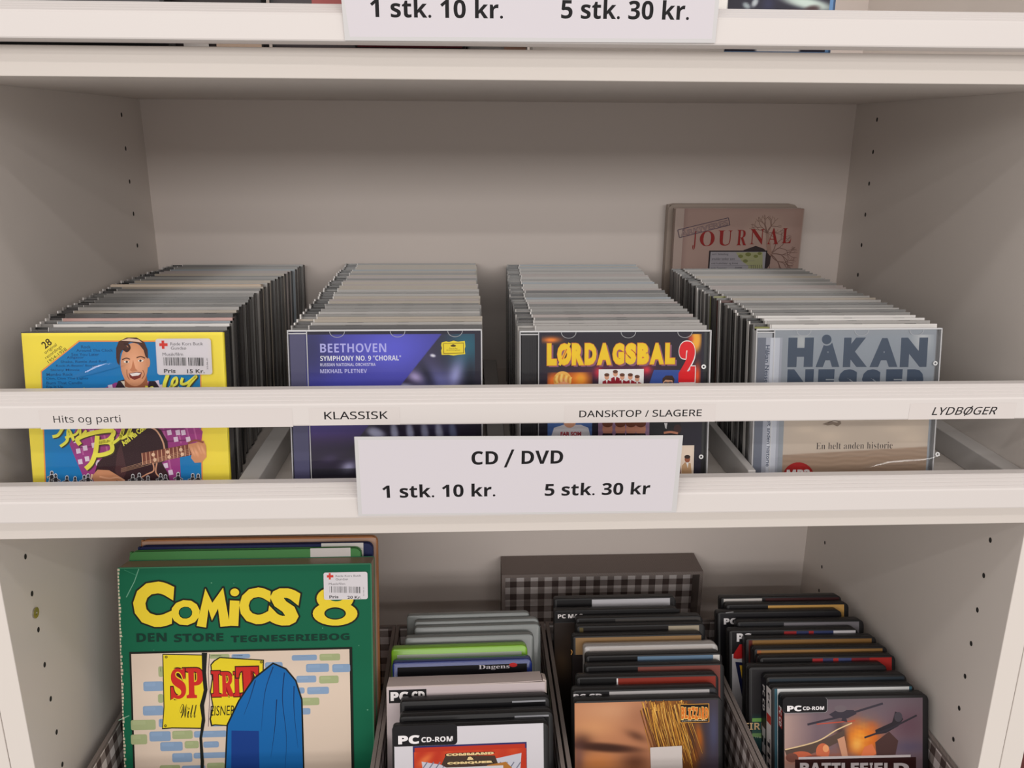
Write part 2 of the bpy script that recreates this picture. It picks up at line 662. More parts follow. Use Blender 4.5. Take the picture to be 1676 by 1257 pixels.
def sign(name, corners, Yb, Yt, tx, texts, inner, lab, t=0.0006):
    """Laminated paper notice, lower edge against the rail, leaning outward at its top."""
    bl = Vector(to_plane(*corners[3], Y=Yb))
    tl = Vector(to_plane(*corners[0], Y=Yt))
    up = (tl - bl)
    N = Vector((0, -up.z, up.y)).normalized()
    if N.y > 0:
        N = -N
    a = Art(bl, N, tx, k=1.0)
    o = thing(name, lab, 'sign', tuple(bl))
    uv = [a.q((c[0] - tx[0]) * tx[2], (c[1] - tx[1]) * tx[2]) for c in corners]
    m = MB()
    P = [a.O + a.U * u + a.V * v for u, v in uv]
    n = 4
    m.add([tuple(p) for p in P] + [tuple(p - a.N * t) for p in P], [(0, 1, 2, 3), (7, 6, 5, 4)] + [(i, 4 + i, 4 + (i + 1) % 4, (i + 1) % 4) for i in range(4)])
    m.build('laminate', mat('laminate_pouch', (0.62, 0.605, 0.61), 0.25, 0.5), o)
    a.poly(inner, (214, 208, 214))
    for s_ in texts:
        a.text(*s_[:5], INK, **(s_[5] if len(s_) > 5 else {}))
    a.build('printed_notice', o, M_PAPER)
    return o


ts = (560, 700, 2.89)
sign('price_sign', [(579.7, 715.4), (1118, 713), (1106.8, 838.5), (586.5, 844.5)], -0.0208, -0.0300, ts,
     [('CD', 612, 110, 738, 176, dict(style='sans', bold=0.004)), ('/', 765, 103, 815, 188, dict(style='sans')), ('DVD', 848, 107, 1047, 172, dict(style='sans', bold=0.004)),
      ('1 stk. 10 kr.', 192, 263, 725, 333, dict(style='sans', bold=0.004)), ('5 stk. 30 kr', 958, 256, 1460, 323, dict(style='sans', bold=0.004))],
     [(75, 58), (94, 408), (1558, 393), (1592, 54)], 'laminated white price notice for CD and DVD leaning on the lower rail')
tt = (560, 0, 2.61875)
sign('price_sign', [(552.0, -75), (1184.5, -75), (1170.5, 70.5), (564.5, 66.2)], -0.0212, -0.0240, tt,
     [('1 stk. 10 kr.', 122, -3, 690, 74, dict(style='sans', bold=0.004)), ('5 stk. 30 kr.', 938, 2, 1492, 80, dict(style='sans', bold=0.004))],
     [(-18, -175), (33, 157), (1585, 167), (1612, -175)], 'laminated white price notice on the top rail, cut by the upper picture edge')

# ------------------------------------------------------------------ CD rows
CDW, CDH, CDT = 0.1418, 0.1236, 0.0101
LEAN = math.radians(9.0)                 # the rows lean back a little
SL, CL = math.sin(LEAN), math.cos(LEAN)
NLEAN = (0, -CL, SL)


def cd_meshes():
    """Jewel case as lid, tray and hinge strip; front at y=0, left edge x=0, base z=0."""
    out = {}
    m = MB()
    m.box(0.0138, CDW, 0, 0.0011, 0.0002, CDH)
    segs = [(0.0142, 0.040, 0), (0.040, 0.052, 1), (0.052, 0.078, 0), (0.078, 0.086, 1), (0.086, 0.118, 0), (0.118, 0.128, 1), (0.128, CDW, 0)]
    for a, b, low in segs:
        m.box(a, b, 0.0011, 0.0050 if not low else 0.0040, CDH - 0.0022, CDH - (0.0013 if low else 0.0))
    n_top = len(m.f)
    m.box(CDW - 0.0013, CDW, 0.0002, 0.0050, 0.0002, CDH - 0.0003)
    m.box(0.0142, CDW, 0.0011, 0.0050, 0.0002, 0.0014)
    me = m.mesh('lid', [M_OBJ, M_EDGE])
    for i, p in enumerate(me.polygons):
        if i >= n_top:
            p.material_index = 1
    out['lid'] = me
    m = MB()
    m.box(0.0138, CDW - 0.0006, 0.0056, 0.0078, 0.0006, CDH - 0.0030)
    m.box(0.0, CDW, 0.0080, CDT, 0.0, CDH - 0.0002)
    out['tray'] = m.mesh('tray', M_OBJ)
    m = MB()
    m.box(0.0012, 0.0126, 0.0012, 0.0078, 0.0008, CDH - 0.0018)
    for k in range(7):
        m.box(0.0020 + 0.0014 * k, 0.0027 + 0.0014 * k, 0.0004, 0.0013, 0.002, CDH - 0.003)
    out['hinge_strip'] = m.mesh('hinge_strip', M_OBJM)
    for n, x in (('hinge_arm', 0.0), ('hinge_post', 0.0128)):
        m = MB()
        m.box(x, x + 0.0011, 0.0010, 0.0062, 0.0, CDH)
        out[n] = m.mesh(n, M_OBJ)
    return out


CDM = cd_meshes()
ORD = ['first', 'second', 'third', 'fourth', 'fifth', 'sixth', 'seventh', 'eighth', 'ninth', 'tenth', 'eleventh', 'twelfth', 'thirteenth', 'fourteenth', 'fifteenth', 'sixteenth', 'seventeenth', 'eighteenth', 'nineteenth', 'twentieth']


def tone(c):
    return {'frost': (0.34, 0.32, 0.305), 'grey': (0.22, 0.21, 0.20), 'smoke': (0.15, 0.145, 0.14), 'blue': (0.25, 0.28, 0.31), 'beige': (0.35, 0.30, 0.245),
            'black': (0.018, 0.017, 0.017), 'white': (0.66, 0.63, 0.61), 'pink': (0.52, 0.31, 0.28), 'cream': (0.66, 0.54, 0.43), 'dark': (0.07, 0.065, 0.065),
            'olive': (0.24, 0.24, 0.09), 'maroon': (0.09, 0.03, 0.025), 'rose': (0.33, 0.28, 0.265)}[c]


WORD = {'frost': 'frosted', 'grey': 'grey', 'smoke': 'smoke-grey', 'blue': 'bluish', 'beige': 'beige', 'white': 'pale', 'pink': 'pink-edged', 'cream': 'cream card',
        'black': 'black', 'dark': 'dark', 'olive': 'olive-sleeved', 'maroon': 'maroon-sleeved', 'rose': 'rose-tinted'}


def jewel(loc, lid, tray, hinge, label, group, rz=0.0, arm='white', thick=1.0):
    o = thing('compact_disc_case', label, 'CD', loc, group)
    o.rotation_euler = (-LEAN, 0, rz)
    names = [('lid', lid), ('tray', tray), ('hinge_strip', hinge), ('hinge_arm', arm), ('hinge_post', 'white' if hinge != 'black' else 'frost')]
    for n, c in names:
        p = link(n, CDM[n], o, tone(c))
        p.scale = (1, thick, 1)
    return o


def card_sleeve(loc, c, label, group):
    o = MB()
    o.slab(0, 0.139, 0, 0.1245, 0, 0.0085, 0.0012, 0.0006)
    b = o.build('card_disc_sleeve', M_OBJM, None, False, tone(c))
    b.location = loc
    b.rotation_euler = (-LEAN, 0, 0)
    return tag(b, label, 'CD', group)


def row(xfn, y0, y1, front, group, special, hinge_mix, seed, arms=('white', 'white', 'frost')):
    r = random.Random(seed)
    pitch = CDT / CL + 0.0004
    y = y0
    items = []
    while y + CDT < y1:
        k = len(items)
        sp = special.get(k)
        th = 1.0
        if sp and len(sp) > 3:
            th = sp[3]
        items.append((y, sp, th))
        y += pitch * th
    n = len(items)
    for i, (y, sp, th) in enumerate(items):
        x = xfn(y) + r.uniform(-0.0012, 0.0012)
        if sp:
            lid, tray, hinge = sp[:3]
        else:
            lid = r.choice(['frost', 'frost', 'grey', 'grey', 'blue', 'beige', 'smoke', 'rose'])
            tray = r.choice(['black', 'black', 'dark', 'dark', 'smoke', 'smoke'])
            hinge = r.choice(hinge_mix)
        if i < n / 2:
            lab = f'{WORD[lid]} jewel case, {ORD[i]} behind {front}'
        else:
            lab = f'{WORD[lid]} jewel case, {ORD[n - 1 - i]} from the far end behind {front}'
        if sp and len(sp) > 4:
            card_sleeve((x, y + 0.0006 - CDH * SL, 0.0016), lid, lab.replace('jewel case', 'disc sleeve'), group)
        else:
            jewel((x, y - CDH * SL, CDT * th * SL + r.uniform(0, 0.0009)), lid, tray, hinge, lab, group, r.uniform(-0.0012, 0.0012) if th == 1 else 0, r.choice(arms), th)


def interp(pts):
    xs, ys = zip(*pts)
    return lambda y: float(np.interp(y, ys, xs))


row(interp([(-0.358, 0.055), (-0.3655, 0.10), (-0.3700, 0.13), (-0.3725, 0.24), (-0.362, 0.36)]), 0.0545, 0.3765, 'the yellow disc', 'CDs in the row behind the yellow cover',
    {0: ('smoke', 'black', 'smoke'), 1: ('white', 'grey', 'frost'), 2: ('blue', 'smoke', 'dark'), 3: ('pink', 'dark', 'frost'), 4: ('dark', 'black', 'black', 1.9), 5: ('beige', 'dark', 'smoke'), 16: ('cream', 'cream', 'cream', 1.0, 'card')},
    ['dark', 'dark', 'black', 'smoke'], 3)
row(interp([(-0.1712, 0.055), (-0.1715, 0.116), (-0.1728, 0.2127), (-0.1742, 0.352)]), 0.0562, 0.3765, 'the violet disc', 'CDs in the row behind the purple cover',
    {0: ('dark', 'dark', 'smoke'), 1: ('frost', 'dark', 'smoke'), 2: ('beige', 'beige', 'smoke'), 3: ('beige', 'grey', 'smoke')}, ['dark', 'black', 'dark', 'smoke'], 5)
row(interp([(-0.0022, 0.05), (-0.0030, 0.165), (0.0014, 0.363)]), 0.0498, 0.3765, 'the orange-lettered disc', 'CDs in the row behind the orange-lettered cover',
    {0: ('frost', 'frost', 'grey'), 1: ('frost', 'smoke', 'grey'), 14: ('dark', 'smoke', 'grey')}, ['grey', 'frost', 'grey', 'smoke'], 8, ('frost', 'smoke', 'dark', 'black', 'grey'))
row(interp([(0.1755, 0.05), (0.1785, 0.15), (0.1745, 0.22), (0.1768, 0.35)]), 0.0522, 0.3490, 'the grey audiobook', 'CDs in the row behind the grey audiobook cover',
    {0: ('white', 'dark', 'olive'), 1: ('frost', 'black', 'grey'), 2: ('white', 'black', 'black'), 9: ('frost', 'maroon', 'maroon'), 11: ('frost', 'olive', 'olive'), 3: ('white', 'smoke', 'grey'), 20: ('frost', 'black', 'black')}, ['grey', 'smoke', 'frost', 'dark', 'grey'], 12, ('frost', 'smoke', 'dark', 'grey', 'dark', 'white'))

# ------------------------------------------------------------------ price stickers


def sticker(parent, O, N, tx, corners, price, cross=(0, 0), rot=0.0):
    """Shop price sticker drawn in its own 0..473 x 0..315 frame laid between three corners."""
    a = Art(Vector(O) + Vector(N).normalized() * 0.0010, N, tx, k=1.0)
    (ax, ay), (bx, by), (cx, cy) = corners       # top left, top right, bottom left

    base_q = a.q

    def q(x, y):
        u, v = x / 473.0, y / 315.0
        return base_q(ax + (bx - ax) * u + (cx - ax) * v, ay + (by - ay) * u + (cy - ay) * v)
    a.q = q
    a.rrect(0, 0, 473, 315, 24, (222, 217, 222))
    RED = (214, 62, 52)
    a.rect(48, 22, 72, 92, RED)
    a.rect(28, 45, 100, 69, RED)
    G = (98, 94, 98)
    K = (40, 38, 40)
    a.text('Røde Kors Butik', 124, 33, 405, 64, G)
    a.text('Gundsø', 126, 71, 258, 100, G)
    a.text('Musik/film', 52, 122, 228, 153, G)
    r = random.Random(4)
    x = 58
    while x < 408:
        wd = r.choice([3, 4, 6, 8])
        if not 255 < x < 264:
            a.rect(x, 165, x + wd, 234, K)
        x += wd + r.choice([3, 4, 5, 7])
    a.text('Pris', 60, 262, 158, 298, K, bold=0.012)
    a.text(price, 258, 262, 408, 298, K, bold=0.012)
    a.text('22.06.21', 384, 210, 484, 222, G, rot=90)
    return a.build('price_sticker', parent, M_PAPER)


def lean_pt(x, y, z, depth):
    """Foot of a leaning front plane, depth behind the case front."""
    return Vector((x, y, z)) - Vector(NLEAN) * depth


def wrap_film(parent, O, x0, x1, z0, z1, y, creases):
    """Clear sleeve over a front cover; each crease is a low ridge (x, z) -> (x, z) with a width."""
    m = MB()
    m.add([(x0, y - 0.0003, z0), (x1, y - 0.0003, z0), (x1, y - 0.0003, z1), (x0, y - 0.0003, z1)], [(0, 1, 2, 3)])
    for pts, wd, tilt in creases:
        P = [Vector((p[0], 0, p[1])) for p in pts]
        vs, fs = [], []
        n = 7
        for i, p in enumerate(P):
            d = (P[min(i + 1, len(P) - 1)] - P[max(i - 1, 0)]).normalized()
            nr = Vector((-d.z, 0, d.x))
            k = math.sin(math.pi * (i + 0.35) / (len(P) - 0.3))
            h = wd * max(0.12, k)
            dep = 0.0
            for j in range(n):                   # gently bowed upper face of the fold
                t = j / (n - 1)
                if j:
                    dep += h / (n - 1) * math.tan(math.radians(tilt - 1.2 + 2.4 * t))
                c = p + nr * (h * (0.5 - t))
                vs.append((c.x, y - 0.0003 - dep, c.z))
            c = p - nr * (h * 0.62)              # short return under the fold
            vs.append((c.x, y - 0.0003, c.z))
        for i in range(len(P) - 1):
            for j in range(n):
                fs.append((i * (n + 1) + j, i * (n + 1) + j + 1, (i + 1) * (n + 1) + j + 1, (i + 1) * (n + 1) + j))
        m.add(vs, fs)
    return m.build('clear_sleeve', M_WRAP, parent, True)


# ------------------------------------------------------------------ yellow rock and roll disc (front of the leftmost row)
X1a, X1b = -0.3585, -0.2160
Y1 = 0.0405 - CDH * SL
Z1 = 0.0128 * SL
o = thing('compact_disc_case', 'yellow and blue rock and roll CD cover with a man in a plaid jacket', 'CD', (X1a, Y1, Z1))
o.rotation_euler = (-LEAN, 0, 0)
m = MB(Matrix.Translation((0, 0, Z1)))
m.box(X1a, X1b, Y1 + 0.0012, Y1 + 0.0128, 0.0, CDH, 0.0006)
m.build('box_body', M_OBJ, o, False, tone('dark'))
m = MB(Matrix.Translation((0, 0, Z1)))
m.box(X1b - 0.0002, X1b + 0.0004, Y1 + 0.0010, Y1 + 0.0032, 0.0004, CDH - 0.0010)
m.build('paper_spine', M_OBJM, o, False, (0.75, 0.62, 0.03))
T3 = (20, 420, 3.142)
a = Art(lean_pt(X1a, Y1, Z1, 0.0011), NLEAN, tx=T3, k=1.3)
a.vmin = 0.0004
YEL, BLU, ORG = (246, 206, 74), (20, 118, 178), (226, 142, 70)
SK, SK2, SKD = (198, 140, 104), (222, 170, 136), (150, 92, 62)
MAR, PUR, PK = (52, 28, 34), (150, 58, 126), (214, 196, 214)
u0, v0 = 0.0006, 0.0004
a.ruv(u0, v0, X1b - X1a - 0.0004, CDH - 0.0008, YEL)
a.poly([(146, 588), (342, 431), (970, 432), (982, 1235), (170, 1235)], ORG)
a.poly([(152, 592), (345, 438), (964, 439), (975, 1235), (177, 1235)], BLU)
a.text('28', 154, 428, 200, 466, (58, 44, 22), bold=0.02, rot=36)
a.text('original', 160, 464, 236, 486, (58, 44, 22), rot=36)
a.text('recordings', 160, 482, 266, 504, (58, 44, 22), rot=36)
a.text('1954-1958', 170, 500, 290, 516, (58, 44, 22), rot=36)
SONG = (16, 66, 112)
for t, xa, xb, y in (('Rock', 355, 403, 464), ('Around The Clock', 330, 518, 482), ('See You Later', 305, 446, 503), ('Alligator', 281, 368, 520), ('Shake, Rattle And Roll', 250, 484, 541),
                     ('Rock-A-Beatin\' Boogie', 226, 440, 562), ('Skinny Minnie', 198, 345, 584), ('Mambo Rock', 177, 312, 606), ('Dim, Dim The Lights', 177, 390, 628), ('Burn That Candle', 177, 360, 649),
                     ('Rip It Up', 177, 262, 671), ('The Saints', 177, 288, 692)):
    a.text(t, xa, y - 8, xb, y + 8, SONG, bold=0.01)
# jacket, shirt, face of the singer
a.poly([(430, 720), (450, 690), (530, 648), (700, 640), (752, 660), (790, 690), (980, 900), (970, 960), (860, 985), (870, 1190), (600, 1235), (410, 1235), (330, 1050), (295, 965), (330, 880), (395, 790)], PUR)
for xx in range(440, 760, 62):
    a.stroke([(xx, 700 + abs(xx - 600) * 0.2), (xx + 70, 1120)], 9, (176, 92, 150))
for xx, y0, y1 in ((340, 900, 1020), (385, 830, 1120), (825, 760, 960), (880, 800, 960), (930, 860, 955)):
    a.stroke([(xx, y0), (xx + (y1 - y0) * 0.22, y1)], 8, (176, 92, 150))
for yy in range(720, 1000, 58):
    a.stroke([(400 - (yy - 720) * 0.25, yy + 30), (800 + (yy - 720) * 0.5, yy - 10)], 7, (116, 42, 98))
r = random.Random(2)
for cx, cy in ((470, 692), (505, 672), (340, 1000), (375, 985), (350, 1055), (385, 1040), (420, 970), (325, 945), (808, 905), (842, 940), (880, 905), (905, 940), (852, 905), (790, 1075), (815, 1110), (800, 1020), (745, 650), (762, 672), (440, 1060), (412, 905)):
    a.poly([(cx - 13, cy - 11), (cx + 9, cy - 15), (cx + 14, cy + 10), (cx - 8, cy + 14)], PK)
a.poly([(520, 705), (545, 640), (575, 632), (612, 690), (690, 690), (706, 640), (736, 640), (776, 700)], (44, 30, 40))
a.poly([(558, 640), (700, 640), (690, 690), (640, 700), (595, 690)], (206, 196, 176))
a.poly([(575, 600), (690, 600), (700, 668), (640, 686), (580, 668)], SKD)
a.ell(628, 555, 70, 112, SK2, 4, 30, SK)
a.ell(700, 545, 10, 24, SK)
a.poly([(535, 520), (535, 470), (548, 436), (590, 416), (640, 416), (680, 440), (697, 480), (699, 525), (686, 515), (676, 480), (650, 448), (610, 440), (582, 452), (600, 470), (590, 488), (566, 480), (556, 500), (552, 560), (540, 545)], (70, 42, 36))
a.poly([(560, 432), (600, 420), (650, 426), (668, 442), (640, 438), (600, 434)], (208, 180, 164))
a.curve([(575, 450), (595, 452), (604, 470), (590, 486), (574, 474)], 12, (58, 34, 30))
a.curve([(566, 530), (588, 522), (606, 528)], 6, (84, 50, 38))
a.curve([(640, 520), (662, 514), (684, 522)], 6, (84, 50, 38))
a.ell(588, 541, 14, 6, (232, 216, 204))
a.ell(662, 535, 14, 6, (232, 216, 204))
a.ell(590, 541, 6, 6, (60, 46, 44))
a.ell(660, 535, 6, 6, (60, 46, 44))
a.poly([(622, 530), (634, 575), (646, 586), (618, 592), (604, 584), (614, 572)], (184, 122, 88))
a.poly([(600, 600), (640, 592), (668, 596), (660, 622), (630, 634), (606, 622)], (120, 52, 44))
a.poly([(604, 602), (640, 596), (664, 599), (650, 611), (618, 615)], (240, 230, 222))
a.curve([(590, 580), (592, 610), (604, 632)], 4, SKD)
a.curve([(672, 584), (680, 606), (668, 628)], 4, SKD)
a.poly([(590, 684), (640, 690), (690, 684), (692, 706), (640, 702), (588, 706)], (38, 24, 26))
# guitar
a.poly([(600, 870), (700, 860), (765, 890), (800, 950), (805, 1040), (770, 1060), (800, 1110), (830, 1235), (430, 1235), (420, 1130), (440, 1060), (520, 980), (555, 930)], MAR)
a.curve([(690, 872), (740, 892), (775, 950), (785, 1000)], 8, (206, 160, 130))
a.curve([(724, 1060), (728, 1100), (690, 1120), (640, 1150)], 7, (206, 150, 120))
a.curve([(745, 1060), (740, 1110), (770, 1150), (790, 1235)], 7, (206, 150, 120))
a.poly([(540, 1010), (560, 960), (590, 1100), (560, 1180), (530, 1100)], (74, 44, 48))
a.poly([(664, 1010), (985, 950), (995, 1005), (670, 1072)], (120, 66, 52))
for k in range(15):
    xx = 668 + k * 20
    a.stroke([(xx, 1010 - k * 3.6), (xx + 4, 1070 - k * 4)], 4, (206, 160, 130))
for xx, yy in ((726, 1018), (735, 1044), (800, 1004), (808, 1030), (868, 992), (876, 1016)):
    a.ell(xx, yy, 9, 9, (222, 190, 160))
for k in range(4):
    a.stroke([(560, 1090 + k * 6), (985, 968 + k * 9)], 1.5, (190, 150, 120))
# hands
a.poly([(905, 965), (925, 1010), (920, 1035), (940, 1060), (975, 1058), (1000, 1030), (998, 975), (985, 945), (950, 955)], SK)
for k in range(4):
    a.ell(930 + k * 17, 1000 - k * 6 + (k % 2) * 10, 11, 34, SK2, 25, 16, SK)
a.curve([(905, 960), (940, 945), (985, 955)], 10, (140, 76, 60))
a.poly([(410, 1130), (440, 1095), (500, 1098), (545, 1125), (582, 1148), (570, 1160), (535, 1150), (560, 1180), (540, 1196), (480, 1192), (430, 1170)], SK)
a.curve([(450, 1130), (500, 1140), (545, 1135), (580, 1152)], 9, SK2)
a.curve([(470, 1160), (515, 1170), (555, 1180)], 8, SKD)
a.curve([(412, 1118), (408, 1150), (420, 1165)], 9, (224, 190, 160))
# dancers along the foot
for cx, hh in ((205, 90), (225, 76), (283, 66), (325, 62), (372, 70), (392, 76), (622, 74), (655, 80), (700, 66), (765, 78), (790, 72), (855, 84), (930, 78), (958, 76)):
    top = 1195 - hh
    body = [(cx - 7, top + 16), (cx + 7, top + 16), (cx + 12, top + 44), (cx + 16, 1198), (cx + 5, 1198), (cx, top + 56), (cx - 8, 1198), (cx - 18, 1198), (cx - 11, top + 44)]
    big = [(cx + (x - cx) * 1.35, y + (3 if y > 1150 else -3)) for x, y in body]
    a.poly(big, (206, 206, 210))
    a.ell(cx, top + 6, 9, 11, (206, 206, 210))
    a.stroke([(cx - 24, top + 30), (cx, top + 22), (cx + 24, top + 34)], 9, (206, 206, 210))
    a.poly(body, (44, 40, 46))
    a.ell(cx, top + 7, 6, 8, (60, 54, 58))
    a.stroke([(cx - 22, top + 30), (cx, top + 22), (cx + 22, top + 34)], 5, (44, 40, 46))
# yellow brush lettering
YL, SH = (246, 218, 80), (70, 60, 30)
for off, c in ((5, SH), (0, YL)):
    a.curve([(802 + off, 606 + off), (784 + off, 660 + off), (788 + off, 700 + off)], 19, c)
    a.curve([(812 + off, 672 + off), (846 + off, 652 + off), (846 + off, 622 + off), (826 + off, 640 + off), (824 + off, 690 + off), (862 + off, 672 + off)], 13, c)
    a.curve([(878 + off, 622 + off), (872 + off, 652 + off), (900 + off, 650 + off), (950 + off, 612 + off), (915 + off, 655 + off), (880 + off, 712 + off)], 14, c)
    a.curve([(378 + off, 678 + off), (366 + off, 692 + off), (366 + off, 720 + off)], 16, c)
    a.curve([(694 + off, 664 + off), (690 + off, 700 + off), (722 + off, 672 + off), (738 + off, 712 + off)], 14, c)
    # Bill
    a.curve([(352 + off, 966 + off), (340 + off, 935 + off), (420 + off, 905 + off), (520 + off, 895 + off), (500 + off, 940 + off), (440 + off, 955 + off), (505 + off, 955 + off), (512 + off, 1000 + off), (440 + off, 1020 + off), (432 + off, 985 + off)], 22, c)
    a.curve([(440 + off, 920 + off), (432 + off, 1000 + off), (410 + off, 1060 + off), (380 + off, 1090 + off)], 24, c)
    a.curve([(520 + off, 930 + off), (515 + off, 960 + off), (560 + off, 925 + off), (575 + off, 880 + off), (560 + off, 930 + off), (590 + off, 920 + off), (612 + off, 878 + off), (602 + off, 918 + off), (625 + off, 905 + off)], 15, c)
    a.curve([(210 + off, 925 + off), (240 + off, 915 + off), (268 + off, 870 + off)], 16, c)
    a.curve([(250 + off, 975 + off), (285 + off, 945 + off), (292 + off, 890 + off), (320 + off, 945 + off)], 15, c)
    a.curve([(275 + off, 930 + off), (330 + off, 912 + off), (350 + off, 885 + off), (356 + off, 920 + off), (384 + off, 892 + off)], 12, c)
a.text('And His Comets', 545, 892, 735, 922, YL, bold=0.045, rot=37)
a.build('front_cover', o, M_PAPER)
sticker(o, lean_pt(X1a, Y1, Z1, 0.0002), NLEAN, (240, 420, 5.236), ((78, 697), (549, 701), (92, 1014)), '15 Kr.')


def xz(px, py, x, y, z):
    """Pixel on a leaning front -> upright (x, z) measured in the case's own frame, offset by the case position."""
    N = Vector(NLEAN)
    d = FW + RX * ((px - 838) / F_PX) - UP * ((py - 628.5) / F_PX)
    P = CAM + d * ((Vector((x, y, z)) - CAM).dot(N) / d.dot(N)) - Vector((x, y, z))
    return (x + P.x, z + P.y * SL + P.z * CL)


cre = [xz(20 + x / 3.142, 420 + y / 3.142, X1a, Y1, Z1) for x, y in ((310, 622), (360, 603), (420, 583), (480, 567), (540, 556), (600, 549))]
wrap_film(o, None, X1a + 0.0003, X1b - 0.0001, Z1 + 0.0002, Z1 + CDH - 0.0003, Y1 - 0.0010, [(cre, 0.0050, 17.0)])

# ------------------------------------------------------------------ front jewel cases with a visible booklet


def front_jewel(X, Y, label, hinge_col, hinge_ribs, tray_col, art, extra=None):
    Y -= CDH * SL
    Z = 0.0098 * SL
    o = thing('compact_disc_case', label, 'CD', (X, Y, Z))
    o.rotation_euler = (-LEAN, 0, 0)
    TZ = Matrix.Translation((0, 0, Z))
    m = MB(TZ)
    m.box(X + 0.0138, X + CDW - 0.0004, Y + 0.0050, Y + 0.0072, 0.0006, CDH - 0.001)
    m.box(X, X + CDW, Y + 0.0074, Y + 0.0098, 0.0, CDH - 0.0004)
    m.build('tray', M_OBJ, o, False, tray_col)
    m = MB(TZ)
    m.box(X + 0.0012, X + 0.0128, Y + 0.0014, Y + 0.0072, 0.0012, CDH - 0.0026, 0.0004)
    if hinge_ribs:
        for k in range(9):
            m.box(X + 0.0018 + 0.00118 * k, X + 0.0024 + 0.00118 * k, Y + 0.0009, Y + 0.0015, 0.003, CDH - 0.005)
    m.build('hinge_strip', M_OBJM, o, False, hinge_col)
    # clear lid: pane, four edge walls, hinge arms and inner tabs
    m = MB(TZ)
    m.add([(X, Y, 0), (X + CDW, Y, 0), (X + CDW, Y, CDH), (X, Y, CDH)], [(0, 1, 2, 3)])
    m.build('lid', M_CLEAR, o)
    m = MB(TZ)
    e = (0.64, 0.63, 0.64)
    m.box(X, X + CDW, Y + 0.0009, Y + 0.0046, CDH - 0.0011, CDH)
    m.box(X, X + CDW, Y + 0.0009, Y + 0.0046, 0, 0.0011)
    m.box(X + CDW - 0.0009, X + CDW, Y + 0.0009, Y + 0.0046, 0, CDH)
    m.box(X, X + 0.0007, Y + 0.0002, Y + 0.0060, 0, CDH)
    m.box(X + 0.0136, X + 0.0143, Y + 0.0006, Y + 0.0024, 0.0, CDH)
    m.box(X + 0.0008, X + 0.0136, Y + 0.0006, Y + 0.0022, CDH - 0.0030, CDH - 0.0022)
    m.build('lid_edge', M_OBJ, o, False, e)
    m = MB(TZ)
    for cx in (0.036, 0.080, 0.122):
        vs = []
        for rr in (0.0052, 0.0056):
            for k in range(13):
                t = math.pi * (1 + k / 12)
                vs.append((X + cx + rr * math.cos(t), Y + 0.0009, CDH - 0.0012 + rr * 0.8 * math.sin(t)))
        m.add(vs, [(k, k + 1, 13 + k + 1, 13 + k) for k in range(12)])
    m.build('booklet_tab', M_OBJ, o, False, (0.55, 0.55, 0.58))
    b = art(lean_pt(X, Y, Z, 0.0016))
    b.build('booklet', o, M_PRINT)
    if extra:
        extra(o, X, Y, Z)
    return o


